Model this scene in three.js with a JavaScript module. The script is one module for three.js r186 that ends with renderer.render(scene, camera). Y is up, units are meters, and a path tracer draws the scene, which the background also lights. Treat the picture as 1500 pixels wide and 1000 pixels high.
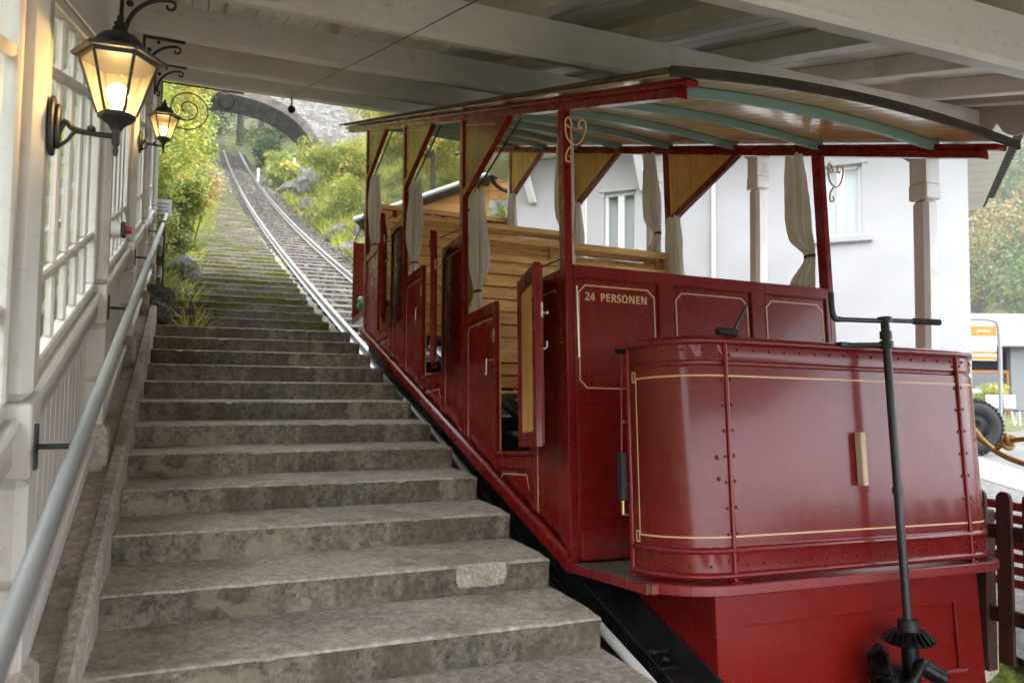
import * as THREE from 'three';
import { mergeGeometries, toCreasedNormals } from 'three/addons/utils/BufferGeometryUtils.js';
import { FontLoader } from 'three/addons/loaders/FontLoader.js';
import { TextGeometry } from 'three/addons/geometries/TextGeometry.js';

// ------------------------------------------------------------------ camera, sky, sun, exposure
// axes: x runs across the stairs (right = +x), -z runs uphill (u = -z), y is up; the landing floor is y = 0
const scene = new THREE.Scene();
const R = Math.PI / 180;
const camera = new THREE.PerspectiveCamera(47.25, 1024 / 682, 0.05, 3000);
camera.position.set(0, 1.67, 0);
{
  const az = 22.763 * R, pitch = 3.18 * R, roll = 0.656 * R;
  const fwd = new THREE.Vector3(Math.sin(az) * Math.cos(pitch), Math.sin(pitch), -Math.cos(az) * Math.cos(pitch));
  const up0 = new THREE.Vector3(-Math.sin(az) * Math.sin(pitch), Math.cos(pitch), Math.cos(az) * Math.sin(pitch));
  const rt0 = new THREE.Vector3(Math.cos(az), 0, Math.sin(az));
  const rt = rt0.clone().multiplyScalar(Math.cos(roll)).addScaledVector(up0, Math.sin(roll));
  const up = up0.clone().multiplyScalar(Math.cos(roll)).addScaledVector(rt0, -Math.sin(roll));
  camera.quaternion.setFromRotationMatrix(new THREE.Matrix4().makeBasis(rt, up, fwd.clone().negate()));
}
camera.focus = 4.3;
camera.userData.fStop = 2.6;
scene.add(camera);

const renderer = new THREE.WebGLRenderer({ antialias: true });
renderer.toneMapping = THREE.LinearToneMapping;
renderer.toneMappingExposure = 7.0;
renderer.shadowMap.enabled = true;

{ // bright overcast sky: one even layer of cloud, a little brighter overhead
  const w = 256, h = 128, d = new Float32Array(w * h * 4);
  for (let j = 0; j < h; j++) for (let i = 0; i < w; i++) {
    const el = ((j + 0.5) / h - 0.5) * Math.PI, s = Math.max(0, Math.sin(el));
    const n = 0.03 * Math.sin(i / w * Math.PI * 6 + 3 * s) * Math.cos(el) + 0.03 * Math.sin(i / w * Math.PI * 10 + 9 * s + 1) * Math.cos(el);
    const l = (1.02 + 0.1 * s) * (1 + n), k = (j * w + i) * 4;
    const g = el < -0.05 ? 0.4 : 1;
    d[k] = l * 0.96 * g; d[k + 1] = l * 0.99 * g; d[k + 2] = l * 1.06 * g; d[k + 3] = 1;
  }
  const t = new THREE.DataTexture(d, w, h, THREE.RGBAFormat, THREE.FloatType);
  t.mapping = THREE.EquirectangularReflectionMapping; t.magFilter = THREE.LinearFilter; t.minFilter = THREE.LinearFilter; t.needsUpdate = true;
  scene.background = t; scene.environment = t;
}
const sun = new THREE.DirectionalLight(new THREE.Color(1, 0.96, 0.9), 0.5);
sun.position.set(40, 70, 25); sun.target.position.set(2, 0, -6);
sun.castShadow = true; sun.shadow.radius = 40;
Object.assign(sun.shadow.camera, { left: -40, right: 40, top: 40, bottom: -40, near: 1, far: 220 });
sun.shadow.mapSize.set(2048, 2048);
scene.add(sun, sun.target);

// ------------------------------------------------------------------ helpers
let seed = 7;
const rnd = () => { seed |= 0; seed = seed + 0x6D2B79F5 | 0; let t = Math.imul(seed ^ seed >>> 15, 1 | seed); t = t + Math.imul(t ^ t >>> 7, 61 | t) ^ t; return ((t ^ t >>> 14) >>> 0) / 4294967296; };
const rr = (a, b) => a + (b - a) * rnd();
const clamp = (x, a, b) => Math.min(b, Math.max(a, x));
const sstep = (a, b, x) => { const t = clamp((x - a) / (b - a), 0, 1); return t * t * (3 - 2 * t); };
const mix = (a, b, t) => a + (b - a) * t;
const h2 = (x, y, s) => { let n = Math.imul(x, 374761393) + Math.imul(y, 668265263) + Math.imul(s, 974711); n = Math.imul(n ^ n >>> 13, 1274126177); return ((n ^ n >>> 16) >>> 0) / 4294967296; };
function vn(x, y, px, py, s) { // value noise, periodic
  const xi = Math.floor(x), yi = Math.floor(y), fx = x - xi, fy = y - yi, u = fx * fx * (3 - 2 * fx), v = fy * fy * (3 - 2 * fy);
  const m = (a, p) => ((a % p) + p) % p, x0 = m(xi, px), x1 = m(xi + 1, px), y0 = m(yi, py), y1 = m(yi + 1, py);
  return mix(mix(h2(x0, y0, s), h2(x1, y0, s), u), mix(h2(x0, y1, s), h2(x1, y1, s), u), v);
}
function fb(u, v, px, py, oct = 5, s = 1, gain = 0.5) { let a = 0, w = 1, t = 0; for (let o = 0; o < oct; o++) { a += w * vn(u * px, v * py, px, py, s + o * 17); t += w; w *= gain; px *= 2; py *= 2; } return a / t; }
const n3 = (x, y, s = 3) => fb(x / 64, y / 64, 64, 64, 4, s) * 2 - 1; // world noise, about 1 m cells

function tex(n, fn, srgb = true) { // fn(u,v) -> [r,g,b] 0..255
  const d = new Uint8Array(n * n * 4);
  for (let j = 0; j < n; j++) for (let i = 0; i < n; i++) { const c = fn(i / n, j / n), k = (j * n + i) * 4; for (let a = 0; a < 3; a++) d[k + a] = clamp(Array.isArray(c) ? c[a] : c, 0, 255); d[k + 3] = 255; }
  const t = new THREE.DataTexture(d, n, n);
  t.wrapS = t.wrapT = THREE.RepeatWrapping; t.magFilter = THREE.LinearFilter; t.minFilter = THREE.LinearMipmapLinearFilter; t.generateMipmaps = true;
  if (srgb) t.colorSpace = THREE.SRGBColorSpace;
  t.needsUpdate = true; return t;
}
const lerp3 = (a, b, t) => [mix(a[0], b[0], t), mix(a[1], b[1], t), mix(a[2], b[2], t)];

// geometry: everything non-indexed with position, normal, uv
function ni(g) { const q = g.index ? g.toNonIndexed() : g; for (const k of Object.keys(q.attributes)) if (!['position', 'normal', 'uv'].includes(k)) q.deleteAttribute(k); if (!q.attributes.normal) q.computeVertexNormals(); if (!q.attributes.uv) q.setAttribute('uv', new THREE.BufferAttribute(new Float32Array(q.attributes.position.count * 2), 2)); q.clearGroups(); return q; }
const join = (...gs) => mergeGeometries(gs.flat().map(ni), false);
function polys(list, center) { // convex polygons turned outwards from center
  const p = [];
  const a = new THREE.Vector3(), b = new THREE.Vector3(), n = new THREE.Vector3(), m = new THREE.Vector3();
  for (const q of list) {
    m.set(0, 0, 0); for (const v of q) m.add(v); m.multiplyScalar(1 / q.length);
    a.subVectors(q[1], q[0]); b.subVectors(q[2], q[0]); n.crossVectors(a, b);
    const vs = n.dot(m.sub(center)) < 0 ? q.slice().reverse() : q;
    for (let i = 1; i + 1 < vs.length; i++) for (const v of [vs[0], vs[i], vs[i + 1]]) p.push(v.x, v.y, v.z);
  }
  const g = new THREE.BufferGeometry(); g.setAttribute('position', new THREE.Float32BufferAttribute(p, 3)); g.computeVertexNormals(); return ni(g);
}
function cbox(x0, x1, y0, y1, z0, z1, c = 0.004) { // box with chamfered edges
  const s = [[Math.min(x0, x1), Math.max(x0, x1)], [Math.min(y0, y1), Math.max(y0, y1)], [Math.min(z0, z1), Math.max(z0, z1)]];
  c = Math.min(c, ...s.map(([a, b]) => (b - a) * 0.45));
  const V = (bits, t) => { const p = bits.map((b, a) => s[a][b] + (a === t ? 0 : (b ? -c : c))); return new THREE.Vector3(...p); };
  const L = [];
  for (let t = 0; t < 3; t++) for (let b = 0; b < 2; b++) { const p = (t + 1) % 3, q = (t + 2) % 3, f = (i, j) => { const k = [0, 0, 0]; k[t] = b; k[p] = i; k[q] = j; return V(k, t); }; L.push([f(0, 0), f(1, 0), f(1, 1), f(0, 1)]); }
  for (let r = 0; r < 3; r++) { const p = (r + 1) % 3, q = (r + 2) % 3; for (let i = 0; i < 2; i++) for (let j = 0; j < 2; j++) { const f = (k, t) => { const b = [0, 0, 0]; b[r] = k; b[p] = i; b[q] = j; return V(b, t); }; L.push([f(0, p), f(1, p), f(1, q), f(0, q)]); } }
  for (let i = 0; i < 8; i++) { const b = [i & 1, i >> 1 & 1, i >> 2 & 1]; L.push([V(b, 0), V(b, 1), V(b, 2)]); }
  return polys(L, new THREE.Vector3((x0 + x1) / 2, (y0 + y1) / 2, (z0 + z1) / 2));
}
function deform(g, f) { const p = g.attributes.position, v = new THREE.Vector3(); for (let i = 0; i < p.count; i++) { v.fromBufferAttribute(p, i); f(v); p.setXYZ(i, v.x, v.y, v.z); } g.computeVertexNormals(); return g; }
function uvb(g, s = 1, grain = 'x', ox = rnd() * 7, oy = rnd() * 7) { // uv in metres / s from the dominant axis; the texture's u runs along the grain
  g = ni(g); const p = g.attributes.position, uv = g.attributes.uv, A = ['x', 'y', 'z'], gi = A.indexOf(grain);
  const a = new THREE.Vector3(), b = new THREE.Vector3(), c = new THREE.Vector3(), n = new THREE.Vector3();
  for (let i = 0; i < p.count; i += 3) {
    a.fromBufferAttribute(p, i); b.fromBufferAttribute(p, i + 1); c.fromBufferAttribute(p, i + 2);
    n.crossVectors(b.clone().sub(a), c.clone().sub(a)); const m = [Math.abs(n.x), Math.abs(n.y), Math.abs(n.z)], t = m.indexOf(Math.max(...m));
    const o = [0, 1, 2].filter(k => k !== t); let [i0, i1] = o; if (i1 === gi) [i0, i1] = [i1, i0];
    [a, b, c].forEach((v, k) => { const q = v.toArray(); uv.setXY(i + k, q[i0] / s + ox, q[i1] / s + oy + t * 0.37); });
  }
  return g;
}
function M(name, g, m, parent = scene) { const o = new THREE.Mesh(g, m); o.name = name; o.castShadow = o.receiveShadow = true; parent.add(o); return o; }
const names = {};
function numbered(n) { const k = names[n] = (names[n] ?? -1) + 1; return k ? `${n}_${String(k).padStart(3, '0')}` : n; }
function tag(o, label, category, group, kind) { if (label) o.userData.label = label; if (category) o.userData.category = category; if (group) o.userData.group = group; if (kind) o.userData.kind = kind; return o; }
function thing(name, label, category, pos = [0, 0, 0], group) { const o = new THREE.Group(); o.name = numbered(name); o.position.set(...pos); scene.add(o); return tag(o, label, category, group); }
function structure(name, g, m) { const o = M(numbered(name), g, m); o.userData.kind = 'structure'; return o; }
const V3 = (x, y, z) => new THREE.Vector3(x, y, z);
function tube(pts, r, seg = 24, rad = 8, closed = false) { return ni(new THREE.TubeGeometry(new THREE.CatmullRomCurve3(pts, closed, 'centripetal'), seg, r, rad, closed)); }
function rod(a, b, r, rad = 10, r2 = r) { // straight tapered rod with end caps
  const d = b.clone().sub(a), g = new THREE.CylinderGeometry(r2, r, d.length(), rad); g.translate(0, d.length() / 2, 0);
  g.applyQuaternion(new THREE.Quaternion().setFromUnitVectors(V3(0, 1, 0), d.normalize())); g.translate(a.x, a.y, a.z); return ni(g);
}
function at(g, x, y, z) { g.translate(x, y, z); return g; }
function lathe(prof, n = 16) { return ni(new THREE.LatheGeometry(prof.map(([r, y]) => new THREE.Vector2(r, y)), n)); }
function ribbon(pts, wd, closed, f, h = 0.002) { // thin painted line along pts (2-D), mitred; f(a, b, height) -> Vector3
  const n = pts.length, l = [], r = [];
  for (let i = 0; i < n; i++) {
    const p = pts[i], a = pts[closed ? (i + n - 1) % n : Math.max(0, i - 1)], b = pts[closed ? (i + 1) % n : Math.min(n - 1, i + 1)];
    const d1 = [p[0] - a[0], p[1] - a[1]], d2 = [b[0] - p[0], b[1] - p[1]], L1 = Math.hypot(...d1) || 1, L2 = Math.hypot(...d2) || 1;
    let n1 = [-d1[1] / L1, d1[0] / L1], n2 = [-d2[1] / L2, d2[0] / L2]; if (p === a) n1 = n2; if (p === b) n2 = n1;
    if (!closed && i === 0) n1 = n2; if (!closed && i === n - 1) n2 = n1;
    let m = [n1[0] + n2[0], n1[1] + n2[1]]; const k = (wd / 2) / Math.max(0.35, (m[0] * n1[0] + m[1] * n1[1])) ; m = [m[0] * k, m[1] * k];
    l.push([p[0] + m[0], p[1] + m[1]]); r.push([p[0] - m[0], p[1] - m[1]]);
  }
  const P = [], quad = (a, b, c, d) => { for (const v of [a, b, c, a, c, d]) P.push(v.x, v.y, v.z); };
  for (let i = 0; i < (closed ? n : n - 1); i++) {
    const j = (i + 1) % n, L0 = f(...l[i], h), L1 = f(...l[j], h), R0 = f(...r[i], h), R1 = f(...r[j], h);
    quad(R0, R1, L1, L0); quad(L0, L1, f(...l[j], 0), f(...l[i], 0)); quad(R1, R0, f(...r[i], 0), f(...r[j], 0));
  }
  const g = new THREE.BufferGeometry(); g.setAttribute('position', new THREE.Float32BufferAttribute(P, 3)); g.computeVertexNormals(); return ni(g);
}
function sweep(path, prof, nrm) { // surface: path [x,z] with outward normals, profile [offset, y]
  const n = path.length, m = prof.length, P = [], I = [], U = [];
  let s = 0;
  for (let i = 0; i < n; i++) { if (i) s += Math.hypot(path[i][0] - path[i - 1][0], path[i][1] - path[i - 1][1]); for (let j = 0; j < m; j++) { P.push(path[i][0] + nrm[i][0] * prof[j][0], prof[j][1], path[i][1] + nrm[i][1] * prof[j][0]); U.push(s / 2, prof[j][1] / 2); } }
  for (let i = 0; i + 1 < n; i++) for (let j = 0; j + 1 < m; j++) { const a = i * m + j, b = a + m; I.push(a, b, a + 1, b, b + 1, a + 1); }
  const g = new THREE.BufferGeometry(); g.setAttribute('position', new THREE.Float32BufferAttribute(P, 3)); g.setAttribute('uv', new THREE.Float32BufferAttribute(U, 2)); g.setIndex(I); g.computeVertexNormals();
  return ni(toCreasedNormals(g, 0.9));
}
function prism(pts, x0, x1, bev = 0) { // polygon [w, v] (w uphill, v up) given thickness along x
  const sh = new THREE.Shape(pts.map(([a, b]) => new THREE.Vector2(a, b)));
  const d = x1 - x0, g = new THREE.ExtrudeGeometry(sh, bev ? { depth: d - 2 * bev, bevelEnabled: true, bevelThickness: bev, bevelSize: bev, bevelOffset: -bev, bevelSegments: 1, curveSegments: 6 } : { depth: d, bevelEnabled: false, curveSegments: 6 });
  if (bev) g.translate(0, 0, bev);
  g.applyMatrix4(new THREE.Matrix4().set(0, 0, 1, x0, 0, 1, 0, 0, -1, 0, 0, 0, 0, 0, 0, 1)); return ni(g);
}
function extr(pts, depth, holes = [], bev = 0) { const f = q => q.map(([a, b]) => new THREE.Vector2(a, b)); const sh = new THREE.Shape(f(pts)); for (const h of holes) sh.holes.push(new THREE.Path(f(h))); const g = new THREE.ExtrudeGeometry(sh, bev ? { depth: depth - 2 * bev, bevelEnabled: true, bevelThickness: bev, bevelSize: bev, bevelOffset: -bev, bevelSegments: 1 } : { depth, bevelEnabled: false, curveSegments: 8 }); if (bev) g.translate(0, 0, bev); return ni(g); }
const rect = (a, b, c, d) => [[a, c], [b, c], [b, d], [a, d]];
const cham = (a, b, c, d, k) => [[a + k, c], [b - k, c], [b, c + k], [b, d - k], [b - k, d], [a + k, d], [a, d - k], [a, c + k]];

// the hall and the stairs follow one slope: ny(u) is the line of the step noses
const SL = 0.27472, ny = u => -0.28 + SL * u;
const slab = (x0, x1, r0, r1, u0, u1, c = 0.004) => deform(cbox(x0, x1, r0, r1, -u1, -u0, c), v => { v.y += ny(-v.z); });
const railY = u => ny(u) - 0.55 + 0.0011 * Math.max(0, u - 14) ** 2;

// ------------------------------------------------------------------ materials
const std = (o) => new THREE.MeshStandardMaterial(o), phy = (o) => new THREE.MeshPhysicalMaterial(o);
const lin = (r, g, b) => new THREE.Color().setRGB(r, g, b);
const grainy = (u, v, s) => { const w = fb(u, v, 2, 10, 3, s) * 0.5; const a = fb(u + w * 0.03, v + w * 0.04, 2, 40, 4, s + 5), b = fb(u, v, 6, 120, 3, s + 9); return a * 0.6 + b * 0.4; };
const T = {};
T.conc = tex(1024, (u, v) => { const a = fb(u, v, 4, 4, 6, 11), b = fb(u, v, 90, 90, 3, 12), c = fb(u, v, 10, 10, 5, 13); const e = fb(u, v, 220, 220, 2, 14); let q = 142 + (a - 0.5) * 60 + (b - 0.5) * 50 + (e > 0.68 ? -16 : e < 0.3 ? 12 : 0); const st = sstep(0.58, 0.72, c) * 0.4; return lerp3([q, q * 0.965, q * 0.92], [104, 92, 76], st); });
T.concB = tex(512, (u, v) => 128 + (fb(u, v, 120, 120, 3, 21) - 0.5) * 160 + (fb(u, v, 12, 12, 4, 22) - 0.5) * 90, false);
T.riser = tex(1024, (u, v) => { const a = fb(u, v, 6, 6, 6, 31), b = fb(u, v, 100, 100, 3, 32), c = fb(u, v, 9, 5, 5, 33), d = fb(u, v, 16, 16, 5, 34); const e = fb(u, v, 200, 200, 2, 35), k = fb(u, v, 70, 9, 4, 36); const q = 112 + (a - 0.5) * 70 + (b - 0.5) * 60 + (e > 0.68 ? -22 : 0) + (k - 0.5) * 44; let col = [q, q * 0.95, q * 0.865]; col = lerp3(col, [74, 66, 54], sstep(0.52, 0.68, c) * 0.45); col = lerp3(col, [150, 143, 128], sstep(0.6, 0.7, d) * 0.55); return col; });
T.paint = tex(1024, (u, v) => { const g = grainy(u, v, 41), a = fb(u, v, 5, 5, 5, 42), sp = fb(u, v, 60, 60, 2, 43); const q = 232 + (g - 0.5) * 20 + (a - 0.5) * 26; const dk = sstep(0.66, 0.78, a) * 0.25 + sstep(0.74, 0.8, sp) * 0.12; return lerp3([q, q * 0.985, q * 0.96], [150, 140, 120], dk); });
T.paintB = tex(1024, (u, v) => { const g = grainy(u, v, 41), w = fb(u, v, 3, 3, 3, 47); const crack = Math.abs(((v * 7 + w * 1.1 + 0.15 * fb(u, v, 8, 8, 3, 48)) % 1) - 0.5) < 0.006 * (fb(u, v, 4, 4, 3, 49) > 0.52 ? 1 : 0) ? -90 : 0; return 150 + (g - 0.5) * 80 + crack; }, false);
T.wood = tex(1024, (u, v) => { const g = grainy(u, v, 51), a = fb(u, v, 3, 5, 4, 52), p = fb(u, v, 14, 260, 2, 53); let col = lerp3([244, 210, 146], [212, 162, 92], clamp((g - 0.3) * 1.8, 0, 1)); col = lerp3(col, [172, 118, 60], sstep(0.6, 0.75, p) * 0.45); return col.map(c => c * (0.9 + 0.2 * a)); });
T.dark = tex(512, (u, v) => { const g = grainy(u, v, 61), a = fb(u, v, 6, 6, 4, 62); const q = 90 + (g - 0.5) * 90 + (a - 0.5) * 50; return [q, q * 0.93, q * 0.85]; });
T.red = tex(512, (u, v) => { const a = fb(u, v, 4, 4, 5, 71), s = fb(u, v, 70, 20, 3, 72); const q = 236 + (a - 0.5) * 24 + (s - 0.5) * 8; return [q, q, q]; });
T.redR = tex(512, (u, v) => { const a = fb(u, v, 5, 5, 5, 73), c = fb(u, v, 40, 40, 3, 74), s = fb(u, v, 3, 90, 2, 76); return 116 + (a - 0.5) * 22 + sstep(0.62, 0.75, c) * 8 + (s - 0.5) * 6; }, false);
T.redB = tex(512, (u, v) => 128 + (fb(u, v, 6, 6, 4, 75) - 0.5) * 160, false);
T.plast = tex(512, (u, v) => { const a = fb(u, v, 4, 4, 5, 81); const q = 240 + (a - 0.5) * 16; return [q, q * 0.995, q * 0.985]; });
T.rough = tex(512, (u, v) => 128 + (fb(u, v, 60, 60, 4, 82) - 0.5) * 200, false);
T.rock = tex(1024, (u, v) => { const a = fb(u, v, 6, 8, 6, 91), b = fb(u, v, 50, 60, 4, 92), c = fb(u, v, 4, 4, 5, 93); let q = 118 + (a - 0.5) * 110 + (b - 0.5) * 80; let col = [q, q * 0.98, q * 0.94]; return lerp3(col, [86, 92, 40], sstep(0.54, 0.68, c) * 0.7); });
T.moss = tex(1024, (u, v) => { const a = fb(u, v, 6, 6, 6, 101), b = fb(u, v, 80, 80, 3, 102), c = fb(u, v, 5, 9, 5, 103), e = fb(u, v, 40, 40, 3, 104); const q = 122 + (a - 0.5) * 80 + (b - 0.5) * 60; return lerp3([q, q * 0.95, q * 0.87], [66 + 44 * e, 74 + 44 * e, 26], sstep(0.44, 0.64, c) * 0.75); });
T.soil = tex(1024, (u, v) => { const a = fb(u, v, 8, 8, 6, 111), b = fb(u, v, 100, 100, 3, 112); const q = 70 + (b - 0.5) * 60; return lerp3([q, q * 0.85, q * 0.6], [70 + 50 * b, 84 + 50 * b, 26], sstep(0.4, 0.6, a)); });
T.stone = tex(1024, (u, v) => { // coursed rubble far off: colour of single stones
  const r = Math.floor(v * 26), off = h2(r, 3, 5) , k = 14, x = u * k + off * k; const id = h2(Math.floor(x) % k, r, 9), jx = x - Math.floor(x), jy = v * 26 - r; const edge = Math.min(jx, 1 - jx) * 1.9 < 0.08 || Math.min(jy, 1 - jy) < 0.1; const a = fb(u, v, 30, 30, 4, 121); const q = edge ? 120 : 150 + id * 70 + (a - 0.5) * 60; return [q, q * 0.985, q * 0.95]; });
T.asph = tex(512, (u, v) => { const a = fb(u, v, 90, 90, 3, 131), b = fb(u, v, 4, 4, 4, 132); const q = 128 + (a - 0.5) * 70 + (b - 0.5) * 24; return [q, q, q * 0.98]; });
T.fab = tex(512, (u, v) => { const a = fb(u, v, 5, 5, 4, 141), b = fb(u, v, 200, 200, 2, 142); const q = 236 + (a - 0.5) * 20 + (b - 0.5) * 18; return [q, q * 0.985, q * 0.955]; });
T.rust = tex(512, (u, v) => { const a = fb(u, v, 8, 8, 5, 151); const q = 60 + (a - 0.5) * 60; return lerp3([q, q, q * 1.03], [104, 84, 62], sstep(0.58, 0.74, a) * 0.5); });

T.apron = tex(1024, (u, v) => { // old gloss paint: faint brush marks, pale scuffs, a few chips
  const a = fb(u, v, 4, 4, 5, 161), s = fb(u, v, 160, 10, 3, 162), c = fb(u, v, 34, 12, 4, 163), z = fb(u, v, 7, 5, 3, 164), ch = fb(u, v, 130, 130, 2, 165);
  const q = 236 + (a - 0.5) * 26 + (s - 0.5) * 18; let col = [q, q, q]; col = lerp3(col, [255, 205, 200], sstep(0.62, 0.72, c) * sstep(0.5, 0.62, z) * 0.75); return ch > 0.83 ? [255, 190, 180] : col; });
const m = {};
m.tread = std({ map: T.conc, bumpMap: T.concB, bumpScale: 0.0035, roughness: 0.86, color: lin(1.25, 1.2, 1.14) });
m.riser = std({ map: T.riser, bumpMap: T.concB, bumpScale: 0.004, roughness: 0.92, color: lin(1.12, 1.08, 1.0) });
m.curb = std({ map: T.conc, bumpMap: T.concB, bumpScale: 0.006, roughness: 0.9, color: lin(1.35, 1.28, 1.2) });
m.patch = std({ map: T.conc, color: lin(1.4, 1.33, 1.2), bumpMap: T.concB, bumpScale: 0.005, roughness: 0.95 });
m.paint = std({ map: T.paint, bumpMap: T.paintB, bumpScale: 0.005, roughness: 0.5, color: lin(0.88, 0.87, 0.855) });
m.paintW = std({ map: T.paint, bumpMap: T.paintB, bumpScale: 0.0015, roughness: 0.42, color: lin(0.78, 0.765, 0.745) });
m.brown = std({ map: T.paint, bumpMap: T.paintB, bumpScale: 0.002, roughness: 0.55, color: lin(0.5, 0.43, 0.39) });
m.red = phy({ map: T.red, color: lin(0.25, 0.0095, 0.007), roughness: 0.42, roughnessMap: T.redR, clearcoat: 0.22, clearcoatRoughness: 0.1, specularIntensity: 0.5 });
m.red.roughness = 0.6;
m.redApron = phy({ map: T.apron, color: lin(0.2, 0.0085, 0.0075), roughnessMap: T.redR, roughness: 0.6, bumpMap: T.redB, bumpScale: 0.0024, clearcoat: 0.3, clearcoatRoughness: 0.1, specularIntensity: 0.6 });
m.redDull = phy({ map: T.red, color: lin(0.27, 0.014, 0.014), roughnessMap: T.redR, roughness: 1, bumpMap: T.redB, bumpScale: 0.0008, clearcoat: 0.25, clearcoatRoughness: 0.3 });
m.cream = std({ color: lin(0.72, 0.52, 0.25), roughness: 0.5 });
m.tan = phy({ map: T.wood, color: lin(0.95, 0.84, 0.56), roughness: 0.45, clearcoat: 0.4, clearcoatRoughness: 0.2 });
m.oak = phy({ map: T.wood, color: lin(1, 0.95, 0.82), roughness: 0.5, clearcoat: 0.25, clearcoatRoughness: 0.25 });
m.ceil = phy({ map: T.wood, color: lin(1.0, 0.82, 0.55), roughness: 0.3, clearcoat: 1, clearcoatRoughness: 0.1 });
m.teal = std({ color: lin(0.2, 0.34, 0.31), roughness: 0.4 });
m.black = std({ map: T.rust, color: lin(0.22, 0.22, 0.23), roughness: 0.5, metalness: 0.2 });
m.iron = phy({ color: lin(0.012, 0.012, 0.013), roughness: 0.5, clearcoat: 0.3, clearcoatRoughness: 0.3 });
m.grease = std({ map: T.rust, color: lin(0.3, 0.3, 0.31), roughness: 0.4, metalness: 0.6 });
m.galv = std({ color: lin(0.33, 0.345, 0.35), map: T.plast, roughnessMap: T.rough, roughness: 0.95, metalness: 0.35 });
m.chrome = std({ color: lin(0.6, 0.58, 0.55), roughness: 0.25, metalness: 0.95 });
m.brass = std({ color: lin(0.5, 0.36, 0.15), roughness: 0.35, metalness: 0.9 });
m.felt = std({ map: T.dark, color: lin(0.55, 0.55, 0.52), roughness: 0.95, bumpMap: T.concB, bumpScale: 0.01 });
m.trim = std({ map: T.dark, color: lin(0.42, 0.36, 0.33), roughness: 0.6, metalness: 0.3 });
m.deck = std({ map: T.dark, color: lin(0.75, 0.7, 0.62), roughness: 0.85 });
m.curtain = phy({ map: T.fab, color: lin(0.98, 0.975, 0.96), roughness: 0.95, transmission: 0.5, thickness: 0, side: THREE.DoubleSide });
m.plaster = std({ map: T.plast, bumpMap: T.rough, bumpScale: 0.003, roughness: 0.92, color: lin(0.45, 0.445, 0.445) });
m.white = std({ color: lin(0.68, 0.67, 0.66), roughness: 0.5 });
m.glass = phy({ color: lin(0.98, 1, 0.99), roughness: 0.02, transmission: 1, thickness: 0, ior: 1.5 });
m.lampGlass = phy({ color: lin(1, 0.86, 0.56), roughness: 0.16, transmission: 0.96, thickness: 0, ior: 1.45 });
m.rock = std({ map: T.rock, bumpMap: T.rough, bumpScale: 0.03, roughness: 0.95, color: lin(0.8, 0.8, 0.8) });
m.mossTread = std({ map: T.moss, bumpMap: T.rough, bumpScale: 0.01, roughness: 0.95, color: lin(1, 1, 1) });
m.soil = std({ map: T.soil, bumpMap: T.rough, bumpScale: 0.04, roughness: 1, color: lin(0.9, 0.9, 0.9) });
m.stone = std({ map: T.stone, bumpMap: T.rough, bumpScale: 0.04, roughness: 0.95, color: lin(0.5, 0.49, 0.475) });
m.ballast = std({ map: T.rock, bumpMap: T.rough, bumpScale: 0.03, roughness: 1, color: lin(1.05, 1.04, 1.02) });
m.asph = std({ map: T.asph, bumpMap: T.rough, bumpScale: 0.004, roughness: 0.9, color: lin(0.55, 0.55, 0.55) });
m.steel = std({ color: lin(0.5, 0.5, 0.5), roughness: 0.3, metalness: 0.9 });
m.bark = std({ map: T.dark, color: lin(0.5, 0.42, 0.34), roughness: 1, bumpMap: T.rough, bumpScale: 0.02 });
m.sleeper = std({ map: T.dark, color: lin(1.05, 1.05, 1.03), roughness: 0.95 });
m.tire = std({ color: lin(0.018, 0.018, 0.019), roughness: 0.85 });
const leafMat = (r, g, b) => phy({ color: lin(r, g, b), roughness: 0.8, transmission: 0.45, thickness: 0, side: THREE.DoubleSide });
m.leaf = leafMat(1, 1, 1);
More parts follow.
